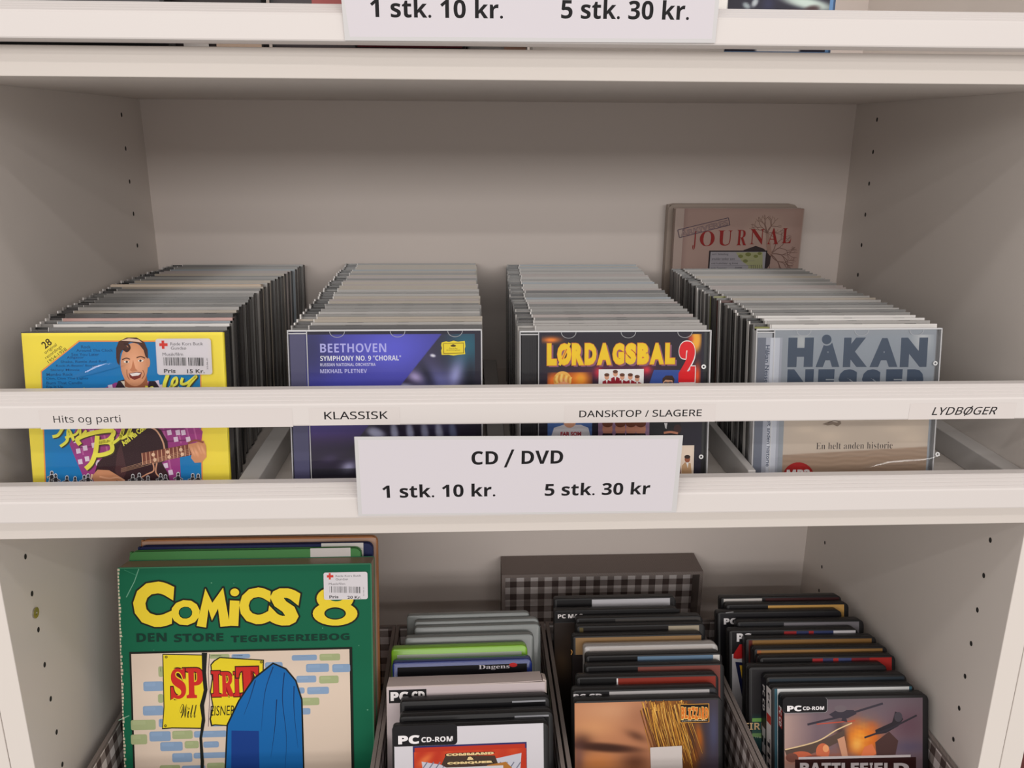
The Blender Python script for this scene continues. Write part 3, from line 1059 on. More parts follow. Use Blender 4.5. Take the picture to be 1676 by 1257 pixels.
def art_classical(P):
    a = Art(P, NLEAN, tx=(450, 420, 2.8575), k=1.3)
    a.vmin = 0.0006
    a.ruv(0.0145, 0.0008, CDW - 0.0008, CDH - 0.0012, (36, 32, 48))

    def fn(Xg, Yg):
        img = flat(Xg, (46, 38, 58))
        img = mixc(img, blob(Xg, Yg, 900, 420, 90, 110), (34, 92, 112))
        img = mixc(img, blob(Xg, Yg, 740, 640, 60, 170, 12), (92, 92, 140))
        img = mixc(img, blob(Xg, Yg, 840, 560, 34, 80, -18), (150, 152, 196))
        img = mixc(img, blob(Xg, Yg, 780, 600, 50, 70, 20), (104, 106, 160) )
        img = mixc(img, blob(Xg, Yg, 712, 555, 26, 70, 24) * 0.8, (24, 24, 40))
        img = mixc(img, blob(Xg, Yg, 660, 560, 38, 24, -30), (164, 150, 190))
        img = mixc(img, blob(Xg, Yg, 620, 605, 40, 14, -10), (186, 190, 222))
        img = mixc(img, blob(Xg, Yg, 742, 461, 13, 7, -15, 2), (226, 224, 240))
        img = mixc(img, blob(Xg, Yg, 915, 640, 26, 130), (20, 22, 34))
        for cx, c in ((560, (180, 182, 206)), (632, (186, 188, 214)), (700, (170, 172, 200)), (766, (190, 192, 216)), (830, (120, 128, 164))):
            img = mixc(img, blob(Xg, Yg, cx, 822, 18, 46, 8, 2), c)
        img = mixc(img, blob(Xg, Yg, 475, 822, 44, 24, -20, 2), (178, 178, 204))
        img = mixc(img, blob(Xg, Yg, 345, 985, 36, 26, 20), (168, 164, 196))
        img = mixc(img, blob(Xg, Yg, 260, 940, 40, 20, 10) * 0.6, (84, 70, 110))
        img = mixc(img, (Yg > 990) * 0.55, (26, 26, 32))
        # violet field, left of the slanted edge
        edge = 785 + (Yg - 362) * (570 - 785) / (630 - 362)
        fld = flat(Xg, (66, 64, 150))
        fld = mixc(fld, blob(Xg, Yg, 560, 430, 180, 130), (88, 88, 190))
        fld = mixc(fld, blob(Xg, Yg, 190, 420, 90, 160), (50, 50, 96))
        fld = mixc(fld, blob(Xg, Yg, 320, 620, 160, 60) * 0.7, (66, 70, 168))
        fld = mixc(fld, np.clip((Yg - 690) / 160, 0, 1), (66, 44, 100))
        fld = mixc(fld, np.clip((Yg - 820) / 130, 0, 1), (40, 34, 52))
        wt = np.clip((edge - Xg) / 5, 0, 1) * (Yg < 1090)
        wt = wt * np.clip((960 - Yg) / 120, 0, 1)
        img = img * (1 - wt[..., None]) + fld * wt[..., None]
        return img
    a.grid(163, 361, 934, 1090, 200, 180, fn)
    a.text('BEETHOVEN', 212, 405, 520, 449, (176, 174, 222), style='sans', bold=-0.006)
    a.text('SYMPHONY NO. 9 "CHORAL"', 212, 462, 589, 488, (236, 234, 246), style='sans')
    a.text('RUSSIAN NATIONAL ORCHESTRA', 212, 497, 470, 513, (206, 204, 232), style='sans', bold=-0.004)
    a.text('MIKHAIL PLETNEV', 212, 525, 430, 545, (190, 188, 226), style='sans', bold=-0.006)
    YG, YD = (238, 202, 48), (120, 92, 20)
    a.poly([(780, 402), (800, 396), (814, 399), (835, 393), (856, 398), (888, 394), (891, 420), (887, 432), (890, 456), (858, 459), (835, 463), (812, 459), (780, 460), (777, 440), (781, 428), (777, 414)], YG)
    a.poly([(786, 406), (882, 402), (884, 452), (788, 455)], YD)
    a.poly([(789, 408), (880, 405), (881, 449), (791, 452)], YG)
    a.ell(834, 417, 13, 5, (70, 54, 14))
    a.ell(834, 413, 6, 3, (70, 54, 14))
    a.text('Deutsche', 815, 426, 853, 433, (66, 52, 16))
    a.text('Grammophon', 802, 434, 866, 441, (66, 52, 16))
    return a


front_jewel(-0.1712, 0.0445, 'violet classical CD case with a small yellow emblem at its corner', (0.10, 0.095, 0.19), False, (0.10, 0.09, 0.17), art_classical)


def art_party(P):
    a = Art(P, NLEAN, tx=(800, 420, 2.8575), k=1.3)
    a.vmin = 0.0006
    a.ruv(0.0145, 0.0008, CDW - 0.0050, CDH - 0.0012, (34, 30, 44))

    def fn(Xg, Yg):
        img = flat(Xg, (34, 28, 42))
        img = mixc(img, blob(Xg, Yg, 600, 540, 220, 40), (92, 30, 62))
        img = mixc(img, blob(Xg, Yg, 290, 386, 42, 14), (242, 130, 40))
        img = mixc(img, blob(Xg, Yg, 970, 390, 26, 60, 0, 2), (240, 168, 56))
        img = mixc(img, blob(Xg, Yg, 945, 385, 12, 14), (196, 60, 40))
        img = mixc(img, blob(Xg, Yg, 980, 560, 16, 60), (222, 80, 40))
        img = mixc(img, blob(Xg, Yg, 740, 530, 22, 20), (206, 44, 66))
        img = mixc(img, blob(Xg, Yg, 512, 540, 18, 26), (190, 40, 60))
        img = mixc(img, ((Xg > 274) & (Xg < 484) & (Yg > 540)) * blob(Xg, Yg, 370, 600, 110, 80, 0, 2), (196, 92, 30))
        img = mixc(img, ((Xg > 274) & (Xg < 484) & (Yg > 540)) * blob(Xg, Yg, 430, 570, 36, 40), (240, 160, 50))
        img = mixc(img, ((Xg > 274) & (Xg < 484) & (Yg > 540)) * blob(Xg, Yg, 300, 590, 24, 40), (236, 120, 40))
        return img
    a.grid(246, 362, 997, 700, 150, 80, fn)
    # first portrait: fair-haired singer
    a.ell(345, 578, 42, 42, (226, 172, 84))
    a.ell(350, 600, 27, 32, (222, 160, 118))
    for k in range(8):
        a.curve([(310 + k * 11, 548 + abs(k - 3) * 4), (305 + k * 11, 575), (312 + k * 10, 590)], 7, (240, 196, 110) if k % 2 else (196, 138, 60))
    a.ell(350, 608, 24, 24, (222, 160, 118))
    a.curve([(340, 618), (352, 624), (364, 616)], 4, (150, 50, 50))
    a.ell(341, 602, 3, 2, (60, 40, 40))
    a.ell(361, 601, 3, 2, (60, 40, 40))
    # group in red jackets on white
    a.rect(514, 527, 723, 640, (228, 224, 226))
    for cx, ty in ((552, 552), (592, 537), (624, 552), (662, 552), (694, 560)):
        a.poly([(cx - 22, 640), (cx - 20, ty + 32), (cx, ty + 22), (cx + 20, ty + 32), (cx + 22, 640)], (142, 20, 40))
        a.poly([(cx - 5, ty + 24), (cx + 5, ty + 24), (cx, ty + 44)], (230, 226, 222))
        a.ell(cx, ty + 10, 11, 14, (206, 154, 126))
        a.ell(cx, ty + 1, 12, 8, (92, 56, 40))
    # man in glasses on blue
    a.poly([(772, 530), (945, 530), (960, 600), (945, 640), (735, 640)], (50, 78, 150))
    a.poly([(800, 640), (820, 612), (870, 612), (895, 640)], (206, 206, 214))
    a.ell(838, 592, 23, 30, (206, 156, 124))
    a.poly([(812, 590), (812, 570), (828, 556), (858, 556), (868, 572), (866, 596), (858, 578), (826, 576)], (60, 40, 34))
    a.stroke([(818, 590), (860, 588)], 4, (50, 40, 40))
    a.ell(828, 590, 7, 5, (90, 84, 90))
    a.ell(849, 589, 7, 5, (90, 84, 90))
    a.curve([(824, 606), (838, 602), (854, 606)], 6, (70, 44, 36))
    # title
    TY, TSH = (250, 190, 34), (128, 84, 112)
    xs = [('L', 272, 318), ('O', 320, 386), ('R', 388, 446), ('D', 448, 504), ('A', 506, 574), ('G', 578, 634), ('S', 638, 690), ('B', 694, 750), ('A', 752, 820), ('L', 824, 872)]
    for ch, xa, xb in xs:
        i = xa / 872
        y0, y1 = 404 - i * 2 + 2, 506 - i * 10 + 6
        a.text(ch, xa, y0, xb, y1, TY, bold=0.075, shadow=(9, 8, TSH), outline=(0.025, (196, 110, 40)))
    a.stroke([(330, 508), (378, 404)], 13, TY)
    a.stroke([(343, 480), (364, 432)], 6, (196, 110, 40))
    a.text('2', 886, 396, 968, 588, (206, 22, 32), style='serif', bold=0.06, shadow=(4, 5, (236, 226, 222)), outline=(0.02, (232, 220, 216)))
    # lower pictures, partly behind the notice
    a.rect(275, 740, 482, 860, (78, 110, 170))
    a.poly([(285, 860), (305, 800), (350, 786), (430, 786), (465, 800), (480, 860)], (222, 220, 226))
    a.ell(378, 770, 30, 30, (214, 160, 130))
    a.text('FAR SOM', 335, 818, 432, 840, (170, 50, 60), bold=0.05)
    a.rect(512, 740, 750, 860, (150, 120, 150))
    for cx in (555, 615, 665, 710):
        a.ell(cx, 806, 24, 32, (200, 140, 116))
        a.ell(cx, 780, 25, 18, (110, 60, 40))
        a.poly([(cx - 30, 860), (cx - 22, 826), (cx + 22, 826), (cx + 30, 860)], (34, 26, 34))
    a.rect(752, 740, 895, 860, (18, 16, 24))
    a.poly([(820, 778), (835, 778), (830, 806), (824, 800)], (226, 220, 220))
    a.ell(882, 806, 18, 22, (60, 30, 30))
    a.curve([(818, 824), (850, 820), (884, 826)], 10, (200, 130, 100))
    a.rect(780, 884, 956, 1032, (224, 206, 190))
    a.poly([(900, 1032), (902, 978), (916, 962), (944, 966), (950, 1032)], (188, 152, 116))
    a.ell(928, 946, 13, 17, (150, 88, 62))
    a.ell(928, 936, 14, 9, (46, 28, 24))
    a.poly([(922, 962), (934, 962), (930, 990)], (240, 236, 230))
    a.poly([(880, 1032), (884, 980), (896, 976), (900, 1032)], (120, 70, 50))
    return a


def hubs(o, X, Y, Z):
    for px, py in ((1005, 515), (993, 936)):
        P = xz(800 + px / 2.8575, 420 + py / 2.8575, X, Y, Z)
        m = MB()
        m.ring_disc((P[0], Y - 0.0002, P[1]), 'y', 0.0008, 0.0017, 0.0008, 14)
        m.build('lid_clip', M_OBJ, o, False, (0.85, 0.85, 0.85))


front_jewel(-0.0021, 0.0378, 'dark party CD case with fat orange title and a red numeral two', (0.022, 0.020, 0.024), True, (0.03, 0.03, 0.032), art_party, hubs)


def art_audio(P):
    a = Art(P, NLEAN, tx=(1080, 320, 2.513), k=1.28)
    a.vmin = 0.0006
    a.ruv(0.0145, 0.0008, CDW - 0.0040, CDH - 0.0012, (140, 145, 152))

    def fn(Xg, Yg):
        img = flat(Xg, (140, 146, 154))
        img = mixc(img, blob(Xg, Yg, 1080, 590, 40, 60), (176, 178, 180))
        img = mixc(img, blob(Xg, Yg, 560, 600, 40, 40) * 0.6, (186, 186, 182))
        img = mixc(img, np.clip((Yg - 760) / 160, 0, 1), (184, 170, 156))
        for cx, cy, rx, ry in ((700, 985, 60, 26), (1000, 960, 80, 22), (1060, 1000, 60, 24), (600, 960, 50, 16)):
            img = mixc(img, blob(Xg, Yg, cx, cy, rx, ry) * 0.5, (206, 190, 172))
        img = mixc(img, blob(Xg, Yg, 860, 935, 160, 12) * 0.4, (150, 136, 124))
        hor = 1062 - (Xg - 500) * 28 / 630
        gr = flat(Xg, (146, 124, 106))
        gr = mixc(gr, (np.sin(Yg * 0.32 + noise2(Xg, Yg, 260, 3) * 5) * 0.5 + 0.5) * 0.35, (176, 152, 132))
        wt = np.clip((Yg - hor) / 4, 0, 1)[..., None]
        return img * (1 - wt) + gr * wt
    a.grid(500, 572, 1130, 1190, 110, 130, fn)
    BL = (62, 74, 92)
    for ch, xa, xb in (('H', 524, 634), ('K', 752, 858), ('N', 986, 1104)):
        a.text(ch, xa, 584, xb, 706, BL, bold=0.085)
    for xa, xb in ((640, 744), (862, 984)):
        a.text('A', xa, 586, xb, 706, BL, bold=0.085)
    a.ell(686, 592, 21, 21, BL)
    a.ring(686, 592, 20, 26, (140, 146, 154))
    for ch, xa, xb in (('N', 520, 634), ('E', 646, 720), ('S', 730, 816), ('S', 826, 912), ('E', 924, 1000), ('R', 1010, 1112)):
        a.text(ch, xa, 714, xb, 846, BL, bold=0.085)
    # bird
    a.poly([(668, 940), (700, 928), (728, 934), (742, 926), (746, 938), (730, 950), (712, 942), (690, 946)], (120, 104, 90))
    a.curve([(690, 936), (715, 926), (738, 930)], 3, (84, 70, 60))
    a.text('En helt anden historie', 642, 1013, 958, 1044, (72, 62, 58), style='serif', bold=-0.012)
    a.ell(570, 1166, 67, 69, (176, 36, 34), 0, 30, (150, 26, 28))
    a.text('MP3', 520, 1126, 618, 1166, (240, 232, 228), style='sans', bold=0.03)
    return a


def audio_extra(o, X, Y, Z):
    a = Art(lean_pt(X, Y, Z, 0.0010), NLEAN, tx=(1080, 320, 2.513), k=1.2)
    a.rect(412, 585, 480, 1195, (158, 160, 170))
    a.rect(404, 585, 414, 1195, (104, 108, 120))
    a.rect(456, 585, 470, 1195, (186, 188, 196))
    a.text('Håkan Nesser', 358, 690, 524, 708, (66, 74, 92), style='', bold=0.02, rot=-90)
    a.text('En helt anden historie', 326, 985, 570, 1003, (66, 74, 92), style='', bold=0.02, rot=-90)
    a.build('spine_sheet', o, M_PRINT)
    for px, py in ((1133, 690), (1142, 1064)):
        P = xz(1080 + px / 2.513, 320 + py / 2.513, X, Y, Z)
        m = MB()
        m.ring_disc((P[0], Y - 0.0002, P[1]), 'y', 0.0008, 0.0017, 0.0008, 14)
        m.build('lid_clip', M_OBJ, o, False, (0.85, 0.85, 0.85))
    cre = [xz(1080 + x / 2.513, 320 + y / 2.513, X, Y, Z) for x, y in ((835, 1122), (880, 1104), (940, 1098), (1000, 1096), (1060, 1092), (1110, 1082), (1150, 1068))]
    wrap_film(o, None, X + 0.0145, X + CDW - 0.0003, Z + 0.0004, Z + CDH - 0.0004, Y - 0.0004, [(cre, 0.0046, 21.0)])


front_jewel(0.1740, 0.0405, 'grey audiobook CD case with large dark blue capitals and a red badge', (0.40, 0.41, 0.44), False, (0.30, 0.30, 0.31), art_audio, audio_extra)

# ------------------------------------------------------------------ two tall books behind the audiobook row
P0 = to_plane(1107, 341, Y=0.3535)
P1 = to_plane(1317, 342, Y=0.3535)


def tall_book(x0, x1, y0, y1, h, cover, page, label, rt):
    o = thing('gift_book', label, 'book', (x0, y0, 0))
    m = MB()
    m.slab(x0, x1, 0.0, h, y0, y0 + 0.0018, rt, 0.0004)
    f = m.build('front_cover', M_OBJM, o, False, cover)
    m = MB()
    m.slab(x0, x1, 0.0, h, y1 - 0.0018, y1, rt, 0.0004)
    m.build('back_cover', M_OBJM, o, False, cover)
    m = MB()
    m.box(x0, x0 + 0.0016, y0 + 0.0016, y1 - 0.0016, 0.0005, h - 0.001)
    m.build('spine', M_OBJM, o, False, cover)
    m = MB()
    m.box(x0 + 0.0016, x1 - 0.002, y0 + 0.0018, y1 - 0.0018, 0.0010, h - 0.0022)
    m.build('page_block', M_OBJM, o, False, page)
    return o


jb = tall_book(P0.x - 0.0005, P1.x, 0.3535, 0.3640, P0.z, (0.43, 0.33, 0.29), (0.16, 0.09, 0.08), 'pinkish book titled JOURNAL with a red serif title and a tree print', 0.001)
a = Art((P0.x, 0.3534, 0), tx=(1080, 320, 6.446), k=1.1)
a.vmin = 0.001


def fn(Xg, Yg):
    img = flat(Xg, (158, 132, 124))
    img = mixc(img, (noise2(Xg, Yg, 700, 5) * 0.5 + 0.5) * 0.4, (172, 146, 134))
    img = mixc(img, blob(Xg, Yg, 1120, 330, 230, 140, 0, 2) * 0.5, (178, 154, 140))
    img = mixc(img, np.clip((230 - Xg) / 60, 0, 1) * 0.5, (128, 102, 98))
    img = mixc(img, np.clip((170 - Yg) / 40, 0, 1) * 0.4, (140, 112, 106))
    img = mixc(img, np.clip((Xg - 1400) / 100, 0, 1) * 0.45, (150, 122, 112))
    return img


a.grid(176, 140, 1518, 1500, 60, 60, fn)
TR = (112, 84, 76)
r = random.Random(11)


def branch(x, y, ang, ln, wd, d):
    pts = [(x, y)]
    for k in range(4):
        ang += r.uniform(-0.28, 0.28)
        x += math.cos(ang) * ln / 4
        y -= math.sin(ang) * ln / 4
        pts.append((x, y))
    a.stroke(pts, wd, TR)
    if d > 0:
        for k in (-1, 1):
            branch(x, y, ang + k * r.uniform(0.25, 0.6), ln * 0.72, wd * 0.72, d - 1)


for ang in (2.6, 2.2, 1.8, 1.45, 1.1, 0.75, 0.45):
    branch(1130, 400, ang, 90, 7, 2)
for ang in (0.9, 0.5, 0.1, -0.3, -0.7, -1.1, -1.5):
    branch(1170, 610, ang, 110, 8, 3)
a.poly([(1120, 400), (1150, 400), (1180, 620), (1130, 620)], (146, 116, 104))
JR = (134, 34, 32)
for ch, xa, xb, y0, y1 in (('J', 340, 388, 378, 570), ('O', 416, 582, 374, 534), ('U', 606, 768, 368, 528), ('R', 806, 922, 362, 524), ('N', 944, 1108, 354, 516), ('A', 1128, 1262, 342, 512), ('L', 1284, 1394, 344, 502)):
    a.text(ch, xa, y0, xb, y1, JR, style='serif', bold=-0.006)
# stamp
ST = (84, 70, 84)
cs = [(188, 362), (722, 234), (738, 310), (206, 444)]
for i in range(4):
    a.stroke([cs[i], cs[(i + 1) % 4]], 7, ST)
a.text('ÅRKIVERES', 208, 300, 720, 372, ST, rot=14, outline=None, bold=0.02)
a.text('ÅRKIVERES', 212, 304, 716, 368, (156, 132, 126), rot=14, bold=-0.008)
# pasted photograph
a.poly([(880, 575), (1010, 530), (1095, 560), (1165, 640), (1160, 720), (1110, 800), (1090, 800)], (52, 40, 42))
a.rect(520, 580, 1095, 990, (40, 32, 36))
a.rect(534, 594, 1082, 990, (150, 146, 152))
a.poly([(800, 600), (1082, 596), (1082, 990), (940, 990), (930, 740), (860, 690)], (150, 150, 112))
for x, y, rr in ((850, 640, 26), (930, 620, 30), (1010, 640, 24), (900, 690, 26), (1050, 610, 22)):
    a.ell(x, y, rr, rr * 0.7, (112, 114, 64))
for xx in range(960, 1080, 22):
    a.stroke([(xx, 730), (xx + 8, 800)], 6, (96, 94, 72))
for t, xa, xb, y in (('sort Skitsebog', 548, 722, 620), ('smukke tanker som', 544, 790, 666), ('små huskelister og breve', 540, 824, 716), ('gode Tegninger', 534, 706, 766), ('noget', 790, 866, 764)):
    a.text(t, xa, y - 14, xb, y + 14, (60, 54, 64))
for y in (690, 740, 790):
    a.stroke([(534, y), (1000, y - 2)], 2.5, (104, 98, 108))
a.build('cover_print', jb, M_PAPER)
Q0 = to_plane(1094, 334, Y=0.3655)
Q1 = to_plane(1307, 333, Y=0.3655)
tall_book(Q0.x, Q1.x, 0.3650, 0.3770, Q0.z, (0.36, 0.29, 0.245), (0.17, 0.10, 0.085), 'brown-edged book standing behind the pinkish journal against the back panel', 0.007)

# ------------------------------------------------------------------ fabric storage boxes on the lower shelf
FLO = LOWZ + 0.0024


def fabric_box(x0, x1, y0, y1, h, label, group='gingham-lined fabric boxes', lidlike=False):
    z0 = LOWZ
    o = thing('storage_box', label, 'storage box', ((x0 + x1) / 2, (y0 + y1) / 2, z0), group)
    t = 0.0014
    m = MB()
    m.box(x0, x1, y0, y1, z0, z0 + 0.0012)
    for b in ((x0, x0 + t, y0, y1), (x1 - t, x1, y0, y1), (x0 + t, x1 - t, y0, y0 + t), (x0 + t, x1 - t, y1 - t, y1)):
        m.box(*b, z0 + 0.0012, z0 + h)
    # weld the walls into one skin
    m.build('outer_cover', M_CLOTH, o)
    m = MB()
    i, j = t + 0.0001, t + 0.0009
    A = [(x0 + i, y0 + i), (x1 - i, y0 + i), (x1 - i, y1 - i), (x0 + i, y1 - i)]
    B = [(x0 + j, y0 + j), (x1 - j, y0 + j), (x1 - j, y1 - j), (x0 + j, y1 - j)]
    zb, zt = z0 + 0.0014, z0 + h - 0.0016
    vs = [(x, y, z) for x, y, z in [(*p, zb) for p in A] + [(*p, zt) for p in A] + [(*p, zt) for p in B] + [(*p, zb + 0.0008) for p in B]]
    fs = []
    for k in range(4):
        n = (k + 1) % 4
        fs += [(k, n, 4 + n, 4 + k), (4 + k, 4 + n, 8 + n, 8 + k), (8 + k, 8 + n, 12 + n, 12 + k)]
    fs += [(0, 3, 2, 1), (12, 13, 14, 15)]
    m.add(vs, fs)
    m.build('lining', M_GING, o)
    m = MB()
    e, q = 0.0007, t + 0.0014
    A = [(x0 - e, y0 - e), (x1 + e, y0 - e), (x1 + e, y1 + e), (x0 - e, y1 + e)]
    B = [(x0 + q, y0 + q), (x1 - q, y0 + q), (x1 - q, y1 - q), (x0 + q, y1 - q)]
    za, zc = z0 + h - 0.0018, z0 + h + 0.0010
    vs = [(*p, za) for p in A] + [(*p, zc) for p in A] + [(*p, zc) for p in B] + [(*p, za) for p in B]
    fs = []
    for k in range(4):
        n = (k + 1) % 4
        for a_ in range(4):
            b_ = (a_ + 1) % 4
            fs.append((a_ * 4 + k, a_ * 4 + n, b_ * 4 + n, b_ * 4 + k))
    m.add(vs, fs)
    m.build('rim_binding', M_CLOTH, o)
    return o


fabric_box(-0.3685, -0.1245, 0.004, 0.262, 0.150, 'grey fabric box with gingham lining holding the comic albums')
fabric_box(-0.1225, 0.0395, -0.017, 0.262, 0.150, 'grey fabric box with gingham lining holding clear, green and blue game cases')
fabric_box(0.0430, 0.2090, 0.004, 0.262, 0.150, 'grey fabric box with gingham lining holding the game with a close-up face')
fabric_box(0.2115, 0.3782, 0.004, 0.262, 0.150, 'grey fabric box with gingham lining beside the right side panel')
# empty lid standing on its long edge against the back panel, opening towards the room
lx0, lx1, ly0, ly1, lz = -0.004, 0.2375, 0.331, 0.3770, -0.2405
o = thing('storage_box', 'grey fabric box lid with gingham inside, standing against the back panel', 'box lid', ((lx0 + lx1) / 2, (ly0 + ly1) / 2, LOWZ))
t = 0.004
m = MB()
m.box(lx0, lx1, ly1 - 0.002, ly1, LOWZ, lz)
for b in ((lx0, lx0 + t, ly0, ly1 - 0.002, LOWZ, lz), (lx1 - t, lx1, ly0, ly1 - 0.002, LOWZ, lz), (lx0 + t, lx1 - t, ly0, ly1 - 0.002, lz - t, lz), (lx0 + t, lx1 - t, ly0, ly1 - 0.002, LOWZ, LOWZ + t)):
    m.box(*b)
m.build('outer_cover', M_CLOTH, o)
m = MB()
m.box(lx0 + t, lx1 - t, ly1 - 0.0165, ly1 - 0.0022, LOWZ + t + 0.0002, lz - t - 0.0002)
m.build('lining', M_GING, o)

# ------------------------------------------------------------------ keep cases and boxes in the fabric boxes
DW, DH, DT = 0.1340, 0.1900, 0.0138
LD = math.radians(16.0)
SD, CD_ = math.sin(LD), math.cos(LD)
FT = FLO + DH * CD_ + DT * SD            # height of a case's front top edge
BLK = (0.014, 0.013, 0.014)


def keep_shell(wd, h, t, rt=0.0055, b=0.0016):
    m = MB()
    rings = [(b, 0), (0.3 * b, 0.3 * b), (0, b), (0, t * 0.5 - 0.0006), (0.0006, t * 0.5 - 0.0003), (0.0006, t * 0.5 + 0.0003), (0, t * 0.5 + 0.0006), (0, t - b), (0.3 * b, t - 0.3 * b), (b, t)]
    vs, fs = [], []
    n = 0
    for ins, y in rings:
        ring = []
        for cx, cz, a0, rr in ((wd - rt, h - rt, 0, rt), (rt * 0.6, h - rt * 0.6, 90, rt * 0.6), (0.0025, 0.0025, 180, 0.0025), (wd - 0.004, 0.004, 270, 0.004)):
            for k in range(5):
                a_ = math.radians(a0 + 22.5 * k)
                q = max(rr - ins, 0.0002)
                ring.append((cx + q * math.cos(a_), y, cz + q * math.sin(a_)))
        n = len(ring)
        vs += ring
    for k in range(len(rings) - 1):
        for i in range(n):
            j = (i + 1) % n
            fs.append((k * n + i, (k + 1) * n + i, (k + 1) * n + j, k * n + j))
    fs.append(tuple(range(n)))
    fs.append(tuple(reversed(range((len(rings) - 1) * n, len(rings) * n))))
    m.add(vs, fs)
    return m


SHELL = {}
LAST, YAWS, QX = {}, {}, {}


def queue_up(group, y, t):
    """Cases of one box stand one behind the other: never closer than the one in front is thick."""
    if group in LAST:
        y = max(y, LAST[group])
    LAST[group] = y + t / CD_ + 0.0004
    return y




def keep_case(left, right, label, group, shell=BLK, sheet=None, art=None, spine=None, h=DH, t=DT, wd=DW, tx=None, k=1.25, lift=0.0, name='game_case', cat='game case', shell_mat=None):
    """left/right: where the photograph shows the ends of the case's front top edge."""
    A = to_plane(*left, Z=FT + lift)
    B = to_plane(*right, Z=FT + lift)
    yaw = YAWS[group]
    o = thing(name, label, cat, (0, 0, 0), group)
    A.y = queue_up(group, A.y + 0.5 * (B.y - A.y - yaw * DW) - (A.x - QX[group]) * yaw, t) + (A.x - QX[group]) * yaw
    o.rotation_euler = (-LD, 0, yaw)
    R_ = o.rotation_euler.to_matrix()
    top = R_ @ Vector((0, 0, h))
    o.location = (A.x, A.y - top.y, FLO + t * SD + lift)
    key = (round(h, 4), round(t, 4), round(wd, 4), shell_mat)
    if key not in SHELL:
        SHELL[key] = keep_shell(wd, h, t).mesh('shell', shell_mat or M_OBJM, (0, 0, 0), True)
    link('shell', SHELL[key], o, shell)
    N = R_ @ Vector((0, -1, 0))
    O = o.location + N * 0.00006
    a = Art(O, N, tx or (0, 0, 1), k=k * 0.82)
    a.vmin = 0.002
    top_in, side = 0.0024, 0.0030
    if sheet:
        for f0, f1, c in sheet:
            a.ruv(side + (wd - 2 * side) * f0, 0.003, side + (wd - 2 * side) * f1, h - top_in, c)
    if art:
        art(a)
    if a.v:
        a.build('cover_sheet', o, M_PRINT)
    if spine:
        N2 = R_ @ Vector((-1, 0, 0))
        s2 = Art(o.location + N2 * 0.00006, N2, tx or (0, 0, 1), k=k)
        s2.U, s2.V = R_ @ Vector((0, -1, 0)), R_ @ Vector((0, 0, 1))
        spine(s2, t, h)
        s2.build('spine_sheet', o, M_PRINT)
    return o


GB = 'cases in the box below the price notice'
YAWS[GB], QX[GB] = 0.016, -0.105
TB = (600, 880, 3.3333)


def pc_tab(a, x0, y0, x1, y1, tx0=None, line=None):
    """The little corner tab reading PC CD-ROM."""
    if line:
        a.rrect(x0 - 12, y0 - 30, x1 + 3, y1 + 3, 22, line)
    a.rrect(x0 - 12, y0 - 30, x1, y1, 20, (24, 22, 25))
    w_ = x1 - x0
    h_ = y1 - y0
    a.text('PC', x0 + w_ * 0.06, y0 + h_ * 0.32, x0 + w_ * 0.40, y1 - h_ * 0.14, (238, 234, 236), style='sans', bold=0.035)
    a.text('CD-ROM', x0 + w_ * 0.43, y0 + h_ * 0.38, x1 - w_ * 0.07, y1 - h_ * 0.26, (238, 234, 236), style='sans', bold=0.01)


def art_tank(a):
    a.rect(150, 1042, 972, 1700, (212, 208, 214))
    pc_tab(a, 152, 1046, 494, 1142)
    a.rect(252, 1138, 880, 1700, (44, 42, 96))
    a.rect(262, 1147, 871, 1700, (186, 52, 30))

    def f(Xg, Yg):
        img = flat(Xg, (186, 50, 30))
        img = mixc(img, (noise2(Xg, Yg, 160, 9) * 0.5 + 0.5) ** 2, (222, 92, 42))
        img = mixc(img, blob(Xg, Yg, 320, 1195, 50, 20, 40) * 0.7, (232, 130, 70))
        return img
    a.grid(262, 1147, 871, 1420, 60, 30, f)
    for x0, x1, sg in ((300, 440, 1), (700, 845, -1)):
        yy = 1222 if sg > 0 else 1206
        a.poly([(x0, yy), (x1, yy + 22 * sg - (0 if sg > 0 else 10)), (x1 + 6 * sg, 1262), (x0 + (6 if sg > 0 else 0), 1262)], (198, 198, 210))
        for kx in range(4):
            xs = x0 + (x1 - x0) * (kx + 0.5) / 4
            a.stroke([(xs - 12, 1262), (xs + 14, 1224)], 6, (120, 122, 140))
    a.poly([(430, 1190), (700, 1188), (720, 1240), (670, 1262), (450, 1262), (408, 1240)], (70, 54, 44))
    a.poly([(640, 1262), (660, 1240), (760, 1222), (800, 1262)], (176, 116, 50))
    GD, K = (232, 206, 150), (26, 18, 14)
    for t_, x0, x1, y0, y1 in (('COMMAND', 434, 694, 1168, 1192), ('&', 548, 586, 1194, 1214), ('CONQUER', 440, 690, 1215, 1240)):
        a.text(t_, x0, y0, x1, y1, GD, style='sans', bold=0.06, outline=(0.12, K))
    a.rect(396, 1256, 746, 1280, (210, 210, 216))


def black_slim(a):
    a.ruv(0.004, 0.003, DW - 0.004, DH - 0.004, (20, 19, 22))
    a.ruv(0.100, DH - 0.0045, DW - 0.004, DH - 0.0030, (150, 150, 156))  # pale strip by the right end: a highlight painted into the sheet


keep_case((643, 1192), (900, 1183), 'black game case with white cover and red strategy picture, foremost of its box', GB, art=art_tank, tx=TB, k=1.2)
keep_case((655, 1174), (904, 1164), 'plain black game case second from the front below the price notice', GB, art=black_slim, tx=TB)
keep_case((656, 1147), (901, 1141), 'plain black game case just in front of the pale card game box', GB, art=black_slim, tx=TB)


def art_card(a):
    a.rect(100, 830, 990, 1600, (206, 192, 190))
    a.rect(122, 834, 330, 890, (26, 24, 26))
    a.text('PC', 128, 842, 226, 880, (232, 226, 226), style='sans', bold=0.035)
    a.text('CD-ROM', 236, 848, 322, 872, (232, 226, 226), style='sans')


